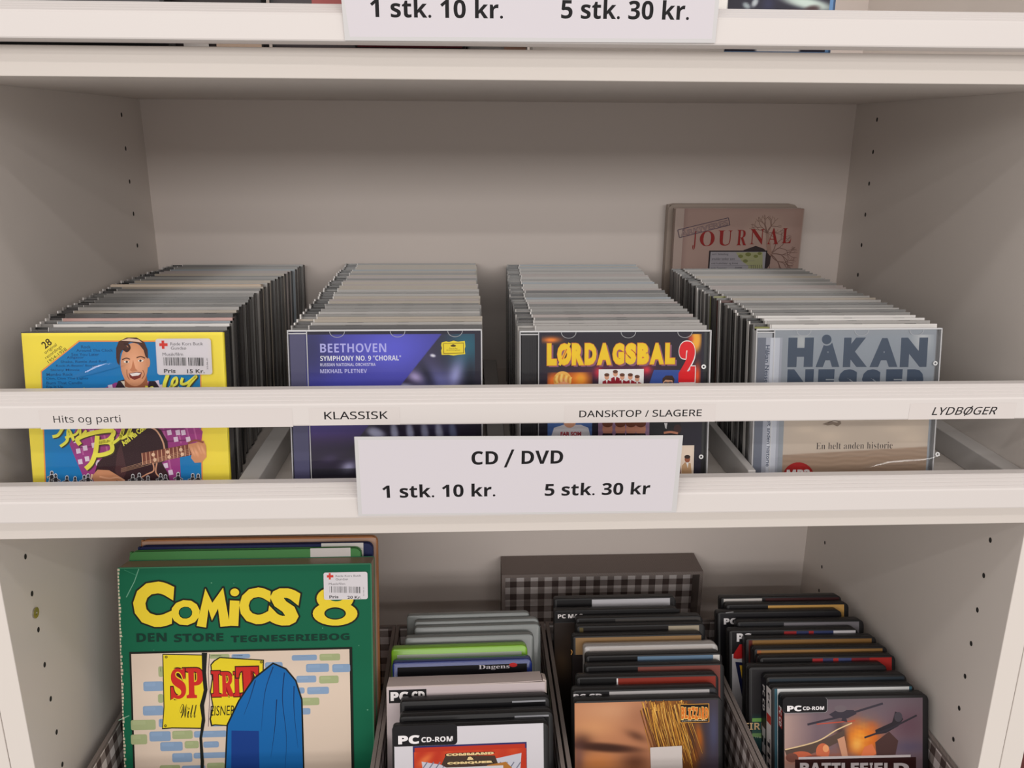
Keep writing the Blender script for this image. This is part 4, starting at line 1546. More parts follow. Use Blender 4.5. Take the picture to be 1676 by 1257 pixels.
def card_box(left, right, label, group):
    A, B = to_plane(*left, Z=FT), to_plane(*right, Z=FT)
    wd, h, t = 0.1450, 0.1900, 0.0225
    o = thing('game_box', label, 'game box', (0, 0, 0), group)
    o.rotation_euler = (-LD, 0, YAWS[group])
    A.y = queue_up(group, A.y - (A.x - QX[group]) * YAWS[group], t) + (A.x - QX[group]) * YAWS[group]
    R_ = o.rotation_euler.to_matrix()
    top = R_ @ Vector((0, 0, h))
    o.location = (A.x, A.y - top.y, FLO + t * SD)
    m = MB()
    m.box(0, wd, 0, t, 0, h - 0.0004, 0.0006)
    b = link('carton', m.mesh('carton', M_OBJM), o, (0.62, 0.53, 0.51))
    m = MB()                                       # lid flap, bent up a little at its right end with the tuck-in tab
    n = 12
    for yy, dz in ((0.0006, 0.0), (t - 0.0004, 0.0004)):
        pass
    vs, fs = [], []
    for i in range(n + 1):
        u = i / n
        x = 0.0006 + (wd - 0.0036) * u
        z = h + 0.0003 + 0.0012 * max(0, u - 0.55) ** 2 * 4
        vs += [(x, -0.0003, z - 0.0006), (x, -0.0003, z), (x, t, z + 0.0005), (x, t, z - 0.0006)]
    for i in range(n):
        for k_ in range(4):
            fs.append((i * 4 + k_, i * 4 + (k_ + 1) % 4, (i + 1) * 4 + (k_ + 1) % 4, (i + 1) * 4 + k_))
    fs += [(0, 3, 2, 1), (n * 4, n * 4 + 1, n * 4 + 2, n * 4 + 3)]
    m.add(vs, fs)
    link('top_flap', m.mesh('top_flap', M_OBJM), o, (0.60, 0.50, 0.475))
    m = MB()
    vs = []
    for i in range(7):
        a_ = math.pi * i / 6
        vs += [(wd - 0.0020, t / 2 + (t * 0.42) * math.cos(a_), h + 0.0006 - 0.012 * (1 if i in (0, 6) else 0) + 0.0014 * math.sin(a_)), (wd + 0.0012, t / 2 + (t * 0.42) * math.cos(a_), h - 0.0005 - 0.012 * (1 if i in (0, 6) else 0) + 0.0010 * math.sin(a_))]
    m.add(vs, [(2 * i, 2 * i + 1, 2 * i + 3, 2 * i + 2) for i in range(6)])
    link('side_tab', m.mesh('side_tab', M_OBJM), o, (0.55, 0.46, 0.42))
    N = R_ @ Vector((0, -1, 0))
    a = Art(o.location + N * 0.0001, N, TB, k=1.0)
    a.vmin = 0.001
    a.ruv(0.0008, 0.002, wd - 0.0008, h - 0.0012, (202, 188, 190))
    p = a.q(0, 0)
    u = 0.0022
    a.ruv(u, h - 0.0150, u + 0.034, h - 0.0030, (26, 24, 26))
    sz = 0.0340

    def put(t_, x0, x1):
        vs_, fs_ = glyphs(t_, 'sans', 0.035)
        mn, mx = vs_.min(0), vs_.max(0)
        sx, sy = (x1 - x0) / (mx[0] - mn[0]), 0.0082 / (mx[1] - mn[1])
        a.raw([((v[0] - mn[0]) * sx + x0, (v[1] - mn[1]) * sy + h - 0.0130) for v in vs_], fs_, [a.col((236, 230, 230))] * len(vs_))
    put('PC', u + 0.0015, u + 0.0175)
    put('CD', u + 0.0205, u + 0.0325)
    a.build('front_print', o, M_PAPER)
    return o


card_box((634, 1128), (892, 1117), 'pale pinkish card game box with a bent lid flap between black and blue cases', GB)


def art_blue(a):
    a.ruv(0.005, 0.003, DW - 0.005, DH - 0.0045, (20, 18, 22))
    a.text('Dagens', 612, 690, 780, 724, (214, 208, 214), style='serif')
    a.ell(800, 694, 22, 12, (190, 40, 40))


keep_case((643, 1086), (871, 1077), 'glossy dark blue game case in front of the lime green one', GB, shell=(0.012, 0.030, 0.20), art=art_blue, tx=TB, shell_mat=M_OBJ)
keep_case((641, 1065), (868, 1053), 'lime green game case behind the dark blue one', GB, shell=(0.24, 0.52, 0.025), art=lambda a: a.ruv(0.006, 0.004, DW - 0.006, DH - 0.006, (196, 204, 190)), tx=TB, shell_mat=M_OBJ)
GRY = (0.20, 0.215, 0.21)
for (l_, r_), lab in zip((((664, 1043), (873, 1037)), ((679, 1026), (874, 1019)), ((679, 1016), (885, 1012)), ((667, 1005), (868, 1001))),
                         ('translucent grey case directly behind the lime green one', 'translucent grey case second behind the lime green one', 'translucent grey case third behind the lime green one, reaching furthest right', 'rearmost translucent grey case of the row behind the lime green one')):
    keep_case(l_, r_, lab, GB, shell=GRY, tx=TB, t=0.0098 if 'directly' not in lab else 0.0120, wd=0.130, lift=-0.0, shell_mat=M_OBJ)

# ---- middle box
GC = 'cases in the box with the close-up face'
YAWS[GC], QX[GC] = 0.0, 0.06
TC = (880, 880, 3.335)


def art_hero(a):
    def f(Xg, Yg):
        img = flat(Xg, (190, 128, 92))
        img = mixc(img, blob(Xg, Yg, 420, 930, 220, 70), (206, 150, 112))
        img = mixc(img, blob(Xg, Yg, 300, 1030, 130, 60) * 0.7, (222, 160, 110))
        img = mixc(img, blob(Xg, Yg, 330, 1230, 120, 70), (204, 130, 76))
        img = mixc(img, blob(Xg, Yg, 560, 960, 90, 90) * 0.6, (150, 96, 70))
        img = mixc(img, blob(Xg, Yg, 370, 1140, 190, 26, -6, 2) * 0.9, (54, 30, 24))
        img = mixc(img, blob(Xg, Yg, 240, 1110, 60, 50) * 0.8, (70, 40, 30))
        img = mixc(img, blob(Xg, Yg, 540, 1080, 60, 24, -25) * 0.7, (84, 50, 36))
        img = mixc(img, blob(Xg, Yg, 530, 1225, 80, 60) * 0.8, (96, 56, 40))
        img = mixc(img, blob(Xg, Yg, 225, 1200, 30, 90) * 0.6, (110, 76, 78))
        hair = np.clip((Xg - 575 - (Yg - 900) * 0.12) / 50, 0, 1)
        hcol = flat(Xg, (104, 60, 26))
        hcol = mixc(hcol, blob(Xg, Yg, 690, 960, 60, 160, -14), (150, 94, 36))
        hcol = mixc(hcol, blob(Xg, Yg, 620, 1180, 40, 120, -14), (92, 52, 26))
        img = img * (1 - hair[..., None]) + hcol * hair[..., None]
        dark = np.clip((Xg - 790 - (Yg - 900) * 0.10) / 70, 0, 1)
        dk = flat(Xg, (62, 52, 60))
        dk = mixc(dk, blob(Xg, Yg, 880, 1090, 22, 90, 8) , (170, 92, 30))
        dk = mixc(dk, blob(Xg, Yg, 855, 1200, 26, 60, -10), (140, 74, 28))
        dk = mixc(dk, blob(Xg, Yg, 960, 1060, 30, 140), (72, 72, 98))
        img = img * (1 - dark[..., None]) + dk * dark[..., None]
        return img
    a.grid(205, 884, 985, 1420, 170, 110, f)
    r = random.Random(15)
    for k in range(150):
        x0 = 560 + 250 * r.random()
        c = r.choice([(206, 146, 58), (232, 182, 92), (176, 116, 42), (120, 70, 28), (84, 48, 22), (214, 160, 70)])
        y0 = r.uniform(884, 960)
        ln = r.uniform(140, 330)
        dx = r.uniform(0.20, 0.42) * ln
        a.curve([(x0, y0), (x0 + dx * 0.25, y0 + ln * 0.35), (x0 + dx * 0.55, y0 + ln * 0.7), (x0 + dx * 0.8, y0 + ln)], r.uniform(2, 9), c, True, 4)
    a.rect(774, 908, 936, 1006, (214, 150, 60))
    a.rect(778, 911, 932, 1003, (22, 14, 14))
    for i_, ch in enumerate('BLIZZARD'):
        x0 = 783 + i_ * 18.6
        y0 = 922 + (i_ % 3) * 3
        a.text(ch, x0, y0, x0 + 16.5, 986 - (i_ % 2) * 5 + 6, (226, 140, 50), style='sans', bold=0.05, outline=(0.03, (240, 210, 130)))
        a.text(ch, x0 + 1, y0 + 3, x0 + 15.5, 986 - (i_ % 2) * 5 + 3, (214, 112, 34), style='sans', bold=0.03)
    a.text('ENTERTAINMENT', 786, 994, 926, 1001, (226, 214, 196), style='sans')
    a.poly([(613, 1144), (786, 1134), (796, 1420), (622, 1420)], (214, 204, 200))


keep_case((940, 1148), (1178, 1141), 'game case with a flaming orange face-and-hair cover and small gold emblem', GC, art=art_hero, tx=TC, k=1.2)
RC = ('red', 'r')


def partial(segs, extra=None):
    def f(a):
        for f0, f1, c in segs:
            a.ruv(0.003 + (DW - 0.006) * f0, 0.003, 0.003 + (DW - 0.006) * f1, DH - 0.0018, c)
        if extra:
            extra(a)
    return f


def ea_text(a):
    a.text('PC CD', 196, 851, 352, 880, (220, 214, 216), style='sans', bold=0.03)


keep_case((937, 1131), (1170, 1124), 'black game case with a silver strip, second in the box with the face cover', GC, art=partial([(0, 0.24, (26, 24, 26)), (0.24, 0.96, (176, 172, 172)), (0.96, 1, (60, 60, 64))], ea_text), tx=TC)
keep_case((944, 1111), (1177, 1101), 'black game case with a bright red strip behind the silver-stripped one', GC, art=partial([(0, 0.27, (20, 19, 20)), (0.27, 0.28, (230, 226, 226)), (0.28, 1, (138, 48, 36))]), tx=TC)
keep_case((958, 1091), (1184, 1085), 'black game case with a brownish red strip, reaching furthest right in its box', GC, art=partial([(0, 0.37, (24, 22, 24)), (0.37, 0.99, (128, 70, 62))]), tx=TC)
keep_case((959, 1073), (1180, 1069), 'black game case with a thin pale blue strip in front of the white one', GC, art=partial([(0, 0.37, (22, 20, 22)), (0.37, 0.95, (104, 130, 156)), (0.95, 1, (214, 210, 206))]), tx=TC)
keep_case((956, 1058), (1175, 1053), 'white translucent game case in the middle of the black ones', GC, shell=(0.46, 0.43, 0.42), art=partial([(0.02, 0.98, (196, 188, 184))]), tx=TC, shell_mat=M_OBJ)


def tan_extra(a):
    a.rect(190, 640, 330, 900, (34, 26, 26))
    a.curve([(182, 612), (188, 624), (182, 640)], 4, (210, 150, 80))


keep_case((937, 1041), (1153, 1037), 'black game case with a tan cover band behind the white translucent one', GC, art=partial([(0, 1, (150, 118, 80))], tan_extra), tx=TC)
keep_case((944, 1026), (1160, 1019), 'black game case with a dark cover and a small pale corner strip', GC, art=partial([(0, 0.72, (30, 26, 26)), (0.72, 0.97, (172, 160, 140)), (0.0, 0.03, (96, 84, 50))]), tx=TC)
keep_case((943, 1013), (1147, 1007), 'black game case with a dull grey strip in front of the brown PC game', GC, art=partial([(0, 1, (34, 32, 32)), (0.3, 1, (70, 66, 64))]), tx=TC)


def art_brown(a):
    def f(Xg, Yg):
        img = flat(Xg, (44, 34, 30))
        img = mixc(img, blob(Xg, Yg, 130, 680, 60, 90) * 0.8, (104, 80, 56))
        img = mixc(img, blob(Xg, Yg, 180, 560, 50, 60) * 0.5, (76, 58, 44))
        return img
    a.grid(96, 452, 760, 1200, 40, 50, f)
    a.rect(92, 404, 775, 450, (22, 20, 22))
    a.text('PC MAC', 110, 416, 246, 441, (222, 216, 216), style='sans', bold=0.02)


keep_case((907, 1000), (1111, 994), 'black PC game case with a brown cover and white letters at its corner', GC, art=art_brown, tx=TC)
keep_case((907, 981), (1105, 975), 'rearmost black game case of its box, with a white strip near its top', GC, art=partial([(0, 0.30, (24, 22, 24)), (0.30, 0.97, (196, 194, 200)), (0.97, 1, (40, 38, 40))]), tx=TC)

# ---- right-hand box
GD_ = 'cases in the box beside the right side panel'
YAWS[GD_], QX[GD_] = -0.010, 0.23
TD = (1160, 940, 3.965)


def art_war(a):
    def f(Xg, Yg):
        img = flat(Xg, (120, 100, 108))
        img = mixc(img, np.clip((1000 - Yg) / 200, 0, 1) * 0.6, (92, 84, 92))
        img = mixc(img, np.clip((700 - Xg) / 260, 0, 1) * np.clip((Yg - 850) / 60, 0, 1) * 0.85, (206, 172, 156))
        img = mixc(img, blob(Xg, Yg, 1290, 980, 130, 120) * 0.8, (96, 68, 80))
        img = mixc(img, blob(Xg, Yg, 1300, 1130, 130, 50) * 0.7, (84, 76, 100))
        n = noise2(Xg, Yg, 120, 21)
        n2 = noise2(Xg, Yg, 50, 22)
        b = blob(Xg, Yg, 1000, 1080, 120 + 30 * n, 116 + 30 * n, 0, 1.3)
        img = mixc(img, np.clip(b * 1.3 + n2 * 0.15 * b, 0, 1), (206, 96, 38))
        img = mixc(img, blob(Xg, Yg, 980, 1060 + 20 * n, 86, 90, 20) * (0.75 + 0.25 * n2), (246, 160, 52))
        img = mixc(img, blob(Xg, Yg, 960, 1110, 40, 50) * 0.6, (255, 206, 110))
        img = mixc(img, blob(Xg, Yg, 862, 1050, 32, 110, 12) * 0.85, (60, 44, 44))
        img = mixc(img, np.clip((Yg - 1110) / 60, 0, 1) * blob(Xg, Yg, 700, 1190, 260, 70) * (0.6 + 0.4 * n2), (170, 90, 60))
        return img
    a.grid(492, 800, 1388, 1420, 150, 104, f)
    # tail boom and hull
    a.poly([(492, 1140), (700, 1090), (840, 1030), (880, 1010), (880, 1070), (760, 1130), (600, 1190), (510, 1190)], (92, 74, 66))
    a.curve([(496, 1138), (700, 1085), (830, 1010), (930, 965)], 8, (226, 196, 150))
    a.poly([(835, 1070), (880, 1050), (905, 1190), (870, 1200)], (206, 150, 120))
    a.poly([(1010, 1120), (1060, 1100), (1090, 1160), (1040, 1200), (980, 1200)], (222, 120, 76))
    for cx, cy, rx, ry, c in ((600, 1180, 70, 32, (196, 100, 70)), (740, 1150, 44, 54, (206, 110, 76)), (680, 1205, 80, 30, (140, 70, 54)), (540, 1190, 40, 30, (120, 76, 66)), (760, 1130, 20, 24, (236, 160, 110))):
        a.ell(cx, cy, rx, ry, c)
    # fighter planes
    K1, K2 = (58, 52, 62), (110, 98, 104)
    a.poly([(780, 910), (830, 880), (940, 880), (960, 905), (900, 935), (810, 930)], K1)
    a.ell(855, 872, 40, 22, K2)
    a.stroke([(640, 975), (830, 930), (1130, 838)], 14, K1)
    a.stroke([(700, 972), (950, 950)], 7, (190, 80, 60))
    a.poly([(880, 890), (900, 960), (860, 950)], K1)
    a.poly([(1080, 1010), (1190, 960), (1210, 890), (1240, 900), (1262, 940), (1230, 985), (1150, 1030), (1085, 1040)], (46, 40, 46))
    a.poly([(1080, 1090), (1170, 1020), (1230, 1080), (1210, 1180), (1090, 1190)], (78, 54, 52))
    a.stroke([(1010, 1060), (1180, 1000), (1350, 915)], 12, (52, 46, 54))
    a.ell(1230, 925, 26, 32, (70, 64, 72))
    # title block
    a.rect(582, 1186, 1310, 1200, (206, 196, 198))
    a.rect(560, 1202, 1345, 1420, (52, 26, 26))
    for i_, (ch, x0, x1) in enumerate((('B', 592, 652), ('A', 656, 728), ('T', 732, 792), ('T', 796, 856), ('L', 862, 914), ('E', 922, 974), ('F', 982, 1034), ('I', 1044, 1064), ('E', 1074, 1128), ('L', 1138, 1190), ('D', 1200, 1300))):
        a.text(ch, x0, 1222, x1, 1300, (206, 196, 198), style='sans', bold=0.03, shadow=(3, 4, (18, 12, 12)))
    pc_tab(a, 492, 828, 768, 900, line=(150, 146, 150))


def spine_dark(s2, t, h):
    s2.ruv(-t + 0.001, 0.003, -0.001, h - 0.003, (26, 24, 26))
    s2.ruv(-t + 0.002, h - 0.030, -0.002, h - 0.012, (150, 40, 36))
    vert(s2, 'PC CD', h - 0.011, h - 0.029, -t / 2, 0.006, (214, 208, 208))


def vert(s2, t_, z0, z1, uc, size, c, bold=0.02, style='sans'):
    """Lettering that runs down a spine from z0 to z1."""
    vs, fs = glyphs(t_, style, bold)
    mn, mx = vs.min(0), vs.max(0)
    kx = (z0 - z1) / (mx[0] - mn[0])
    ky = size / (mx[1] - mn[1])
    s2.raw([(uc - size / 2 + (v[1] - mn[1]) * ky, z0 - (v[0] - mn[0]) * kx) for v in vs], fs, [s2.col(c)] * len(vs))


keep_case((1281, 1142), (1518, 1136), 'game case with warplanes and an orange explosion, foremost beside the right panel', GD_, art=art_war, spine=spine_dark, tx=TD, k=1.25)


def spine_white(s2, t, h):
    s2.ruv(-t + 0.0005, 0.003, -0.0005, h - 0.003, (212, 206, 206))
    s2.ruv(-t + 0.001, h - 0.036, -0.001, h - 0.028, (190, 44, 44))
    vert(s2, 'PC', h - 0.008, h - 0.022, -t / 2, 0.005, (60, 58, 62))
    vert(s2, 'THE SIMS', h - 0.050, h - 0.150, -t / 2, 0.0075, (54, 52, 58))


keep_case((1264, 1129), (1505, 1126), 'game case with a white spine and red band, second from the warplane game', GD_, art=partial([(0, 1, (60, 96, 110)), (0.02, 0.98, (206, 206, 206))]), spine=spine_white, tx=TD)


def spine_ho(s2, t, h):
    s2.ruv(-t + 0.0005, 0.003, -0.0005, h - 0.003, (30, 28, 34))
    vert(s2, 'PC CD', h - 0.010, h - 0.034, -t / 2, 0.006, (200, 196, 196))
    vert(s2, 'HOT', h - 0.050, h - 0.125, -t / 2, 0.0095, (190, 188, 192), 0.05)


keep_case((1253, 1108), (1488, 1106), 'game case with large white letters running down a dark spine', GD_, art=partial([(0, 1, (46, 54, 62))]), spine=spine_ho, tx=TD)


def art_teal(a):
    def f(Xg, Yg):
        img = flat(Xg, (40, 38, 40))
        img = mixc(img, np.clip((Yg - 890) / 50, 0, 1), (38, 72, 72))
        img = mixc(img, np.clip((Yg - 1060) / 80, 0, 1), (34, 52, 58))
        img = mixc(img, blob(Xg, Yg, 365, 1110, 16, 60, 10), (150, 196, 190))
        img = mixc(img, blob(Xg, Yg, 330, 1020, 90, 20) * 0.5, (90, 120, 96))
        return img
    a.grid(282, 604, 1150, 1500, 60, 70, f)
    a.rect(282, 934, 1150, 940, (120, 170, 90))
    a.rect(282, 1032, 1150, 1037, (130, 170, 110))
    a.text('FIRE', 232, 962, 368, 1010, (222, 186, 140), style='sans')
    a.text('THE LAST', 300, 1050, 410, 1063, (190, 214, 170), style='sans')


keep_case((1224, 1091), (1455, 1089), 'charcoal and teal game case whose cover shows at the row edge', GD_, art=art_teal, tx=TD)
RB = [(0, 0.38, (22, 20, 22)), (0.38, 0.46, (160, 40, 44)), (0.46, 0.54, (60, 60, 96)), (0.54, 0.58, (170, 44, 44)), (0.58, 0.68, (66, 74, 116)), (0.68, 0.82, (120, 36, 44)), (0.82, 0.99, (172, 44, 40))]
keep_case((1243, 1077), (1461, 1074), 'black game case with a red and blue strip ending in bright red', GD_, art=partial(RB), tx=TD)
keep_case((1233, 1061), (1447, 1059), 'black game case with a gold strip, nearer of the two gold ones', GD_, art=partial([(0, 0.98, (150, 112, 66)), (0, 0.03, (170, 100, 60))]), tx=TD)
keep_case((1220, 1046), (1436, 1041), 'black game case with a gold strip, farther of the two gold ones', GD_, art=partial([(0, 0.98, (138, 102, 58)), (0, 0.03, (96, 40, 36))]), tx=TD)


def art_bright(a):
    a.ruv(0.003, 0.003, DW - 0.003, DH - 0.0018, (204, 200, 204))
    for f0, f1, c in ((0.0, 0.42, (26, 24, 26)), (0.42, 0.52, (150, 36, 40)), (0.52, 0.62, (50, 56, 96)), (0.62, 0.66, (160, 40, 44)), (0.66, 0.82, (50, 60, 100)), (0.82, 0.98, (206, 202, 206))):
        a.ruv(0.003 + (DW - 0.006) * f0, DH - 0.024, 0.003 + (DW - 0.006) * f1, DH - 0.0018, c)
    a.text('PC', 182, 382, 276, 438, (234, 230, 232), style='sans', bold=0.03)
    a.poly([(160, 520), (200, 455), (245, 450), (270, 545), (225, 545), (185, 550), (160, 545)], (186, 32, 34))
    a.poly([(172, 568), (250, 575), (262, 800), (215, 790)], (24, 30, 70))
    a.poly([(200, 590), (240, 592), (250, 750), (232, 775)], (220, 176, 50))
    a.ell(255, 480, 12, 20, (60, 40, 40))


keep_case((1193, 1033), (1404, 1029), 'game case with red, white and yellow shapes under a big letter P', GD_, art=art_bright, tx=TD)
keep_case((1206, 1018), (1412, 1014), 'black game case with a dull grey strip behind the red and yellow one', GD_, art=partial([(0, 0.36, (40, 40, 44)), (0.36, 0.98, (122, 118, 124))]), tx=TD)


def art_po(a):
    a.ruv(0.003, 0.003, DW - 0.003, DH - 0.0018, (28, 26, 30))
    a.text('PC', 98, 284, 180, 326, (228, 224, 226), style='sans', bold=0.03)
    a.stroke([(110, 250), (160, 244)], 5, (150, 148, 150))


keep_case((1174, 1003), (1378, 998), 'black game case with white letters on a dark cover, third from the back', GD_, art=art_po, tx=TD)
keep_case((1189, 991), (1391, 989), 'black game case with a bright gold strip, second from the back', GD_, art=partial([(0, 0.33, (28, 26, 28)), (0.33, 0.98, (206, 160, 90))]), tx=TD)
keep_case((1180, 979), (1378, 977), 'rearmost black game case beside the right panel, with a short white strip', GD_, art=partial([(0, 0.33, (206, 200, 196)), (0.33, 0.36, (30, 26, 26)), (0.36, 1, (62, 28, 30))]), tx=TD)

# ------------------------------------------------------------------ comic albums
LB = math.radians(13.0)


def album(left, right, ztop, wd, t, label, cover, page, hard=True, art=None, tab=None, bow=0.0, rt=0.003, border=None, board=None):
    A = to_plane(*left, Z=ztop)
    yaw = 0.0
    if 'albums' in LAST:
        A.y = max(A.y, LAST['albums'])
    LAST['albums'] = A.y + t / math.cos(LB) + 0.0006
    sb, cb = math.sin(LB), math.cos(LB)
    h = (ztop - FLO - t * sb) / cb
    o = thing('comic_album', label, 'book', (0, 0, 0), 'comic albums in the box by the left panel')
    o.rotation_euler = (-LB, 0, yaw)
    R_ = o.rotation_euler.to_matrix()
    top = R_ @ Vector((0, 0, h))
    o.location = (A.x, A.y - top.y, FLO + t * sb)
    bt = 0.0020 if hard else 0.0005
    m = MB()
    m.slab(0, wd, 0, h, 0, bt, 0.001, bt * 0.3, 4, rt)
    link('front_cover', m.mesh('front_cover', M_OBJM), o, cover)
    m = MB()
    m.slab(0, wd, 0, h, t - bt, t, 0.001, bt * 0.3, 4, rt)
    link('back_cover', m.mesh('back_cover', M_OBJM), o, board or cover)
    m = MB()
    m.box(0, bt, bt, t - bt, 0.0004, h - 0.0008)
    link('spine', m.mesh('spine', M_OBJM), o, cover)
    m = MB()
    ins = 0.003 if hard else 0.0006
    m.box(bt + 0.0001, wd - ins, bt + 0.0001, t - bt - 0.0001, 0.001, h - ins)
    link('page_block', m.mesh('page_block', M_OBJM), o, page)
    N = R_ @ Vector((0, -1, 0))
    a = Art(o.location + N * 0.00008, N, (150, 860, 3.166), k=1.0)
    a.vmin = 0.001
    if border:
        a.ruv(0.0015, 0.002, wd - 0.0015, h - 0.0015, border)
    if art:
        art(a, wd, h)
    if tab:
        a.ruv(wd * tab[0], h - 0.034, wd * tab[1], h + 0.0006, (222, 216, 214))
    if a.v:
        a.build('cover_print', o, M_PAPER)
    return o, h


GRN, GRD = (8, 100, 70), (8, 52, 40)


def art_comic(a, wd, h):
    a.ruv(0.0012, 0.001, wd - 0.0012, h - 0.0012, GRN)
    r = random.Random(6)
    for k in range(26):                                  # scuffs and creases of wear
        u, v = r.uniform(0.002, wd - 0.002), r.uniform(0.12, h - 0.004)
        a.ruv(u, v, u + r.uniform(0.0003, 0.0012), v + r.uniform(0.0003, 0.0010), (110, 170, 140))
    a.stroke([(245, 224), (222, 290), (180, 372)], 4, (120, 176, 150))
    a.stroke([(168, 230), (236, 260)], 2, (70, 150, 116))
    a.stroke([(140, 1010), (195, 985)], 4, (140, 186, 160))
    for k in range(60):
        v = h - 0.19 * (k / 60) - 0.001
        a.ruv(0.0, v - 0.0022, r.uniform(0.0008, 0.0022), v, (206, 196, 172))
    Y_, K_ = (240, 212, 52), (24, 26, 20)
    L_ = [('C', 220, 286, 420, 526, -6, 0.06), ('O', 414, 384, 560, 518, 8, 0.06), ('I', 716, 388, 762, 520, -4, 0.085), ('C', 768, 318, 924, 512, -4, 0.06), ('S', 920, 322, 1078, 520, -10, 0.06)]
    for out in (1, 0):
        for ch, x0, y0, x1, y1, rot, b in L_:
            g = 9 if out else 0
            a.text(ch, x0 - g, y0 - g, x1 + g, y1 + g, K_ if out else Y_, bold=b + (0.03 if out else 0), rot=rot)
        Mo = [(545, 520), (590, 326), (626, 400), (682, 322), (718, 520), (668, 524), (656, 430), (624, 492), (606, 432), (594, 528)]
        if out:
            for i in range(len(Mo)):
                a.stroke([Mo[i], Mo[(i + 1) % len(Mo)]], 17, K_)
                a.ell(Mo[i][0], Mo[i][1], 8.5, 8.5, K_, 0, 10)
        else:
            a.poly(Mo, Y_)
        a.ell(742, 346, 23 + (8 if out else 0), 20 + (8 if out else 0), K_ if out else Y_)
        a.ell(1262, 378, 96 + (9 if out else 0), 62 + (9 if out else 0), K_ if out else Y_)
        a.ell(1262, 456, 116 + (9 if out else 0), 62 + (9 if out else 0), K_ if out else Y_)
        if not out:
            a.ell(1262, 455, 56, 32, K_)
            a.ell(1262, 456, 48, 25, GRN)
            a.ell(1268, 372, 40, 20, GRN)
    for ch, x0, x1 in (('DEN', 234, 388), ('STORE', 428, 682), ('TEGNESERIEBOG', 722, 1336)):
        yo = (x0 - 234) * 0.004
        a.text(ch, x0, 556 + yo, x1, 604 + yo, GRD, style='sans', bold=0.012)
    # framed picture
    a.rect(196, 655, 1374, 2000, K_)
    CR = (226, 206, 188)
    a.rect(206, 665, 1360, 2000, CR)
    BB, GG = (138, 164, 196), (168, 178, 132)
    bricks = [(610, 664, 715, 690, GG), (726, 664, 822, 688, BB), (1038, 668, 1168, 700, BB), (1182, 662, 1288, 700, GG), (348, 728, 372, 784, GG), (900, 706, 990, 742, BB), (1112, 714, 1230, 760, BB), (1248, 716, 1340, 760, BB),
              (270, 806, 372, 858, BB), (1062, 776, 1164, 814, BB), (1180, 776, 1280, 818, GG), (346, 872, 372, 918, GG), (900, 838, 1104, 874, BB), (1118, 834, 1230, 874, BB), (1062, 890, 1180, 932, GG), (268, 932, 372, 984, BB),
              (1030, 944, 1134, 980, BB), (206, 1004, 332, 1060, GG), (350, 1000, 372, 1044, BB), (206, 1080, 288, 1134, GG), (302, 1064, 410, 1118, BB), (420, 1060, 524, 1106, GG), (532, 1060, 700, 1098, BB), (358, 1118, 472, 1168, BB),
              (484, 1114, 556, 1154, GG), (580, 1116, 660, 1150, BB), (420, 1176, 522, 1226, BB), (530, 1172, 700, 1206, BB), (356, 1238, 460, 1300, GG), (600, 1226, 690, 1260, GG), (470, 1240, 590, 1290, BB), (940, 1070, 1000, 1096, GG), (960, 1118, 1010, 1156, GG), (620, 1008, 690, 1040, BB)]
    for x0, y0, x1, y1, c in bricks:
        a.rrect(x0, y0, x1, y1, 10, c)
        a.rrect(x0 + 8, y0 + 6, x0 + (x1 - x0) * 0.6, y0 + (y1 - y0) * 0.5, 5, tuple(min(255, v + 6) for v in c))
    PY = (238, 214, 40)
    a.poly([(368, 664), (584, 668), (590, 700), (582, 760), (590, 800), (576, 900), (584, 960), (572, 1052), (420, 1050), (366, 1054), (374, 940)], K_)
    a.poly([(373, 669), (576, 672), (584, 720), (574, 780), (582, 850), (568, 920), (574, 980), (566, 1046), (420, 1044), (371, 1048), (379, 940)], PY)
    a.poly([(616, 720), (632, 700), (664, 680), (894, 694), (890, 880), (882, 1036), (800, 1030), (740, 1040), (640, 1034), (620, 1040), (612, 1000), (628, 940), (614, 860), (624, 790)], K_)
    a.poly([(622, 722), (640, 702), (666, 686), (888, 699), (884, 880), (876, 1030), (800, 1024), (740, 1034), (640, 1028), (626, 1030), (620, 1000), (634, 940), (620, 860), (630, 790)], PY)
    for cx, cy in ((388, 680), (384, 1036), (880, 706)):
        a.ring(cx, cy, 3, 7, K_)
    RD = (206, 42, 36)
    for ch, x0, y0, x1, y1 in (('S', 414, 738, 488, 898), ('P', 494, 736, 578, 894), ('I', 624, 752, 668, 886), ('R', 672, 756, 738, 886), ('I', 738, 756, 770, 884), ('T', 752, 730, 864, 886)):
        a.text(ch, x0, y0, x1, y1, RD, style='serif', bold=0.025, outline=(0.03, (70, 18, 16)))
    a.text('Will', 460, 922, 546, 996, K_, style='script')
    a.text('EISNER', 616, 930, 742, 984, K_, shear=0.15)
    # lamp post
    a.poly([(572, 658), (600, 658), (594, 760), (602, 850), (584, 930), (590, 1010), (574, 1100), (584, 1220), (578, 2000), (560, 2000), (566, 1220), (560, 1100), (574, 1010), (562, 930), (584, 850), (574, 760)], K_)
    a.stroke([(612, 664), (606, 760), (612, 900), (606, 1040)], 3, (140, 120, 120))
    # plain blue drape in place of the printed figure
    BLUE, BL2 = (18, 104, 176), (20, 62, 140)
    a.poly([(690, 1262), (700, 1030), (760, 905), (838, 788), (940, 708), (1010, 738), (1062, 800), (1094, 900), (1104, 1262), (1104, 1900), (690, 1900)], K_)
    a.poly([(698, 1262), (708, 1034), (767, 910), (844, 795), (942, 717), (1005, 745), (1055, 804), (1086, 902), (1096, 1262), (1096, 1900), (698, 1900)], BLUE)
    a.poly([(720, 1900), (726, 1060), (868, 1062), (880, 1900)], BL2)
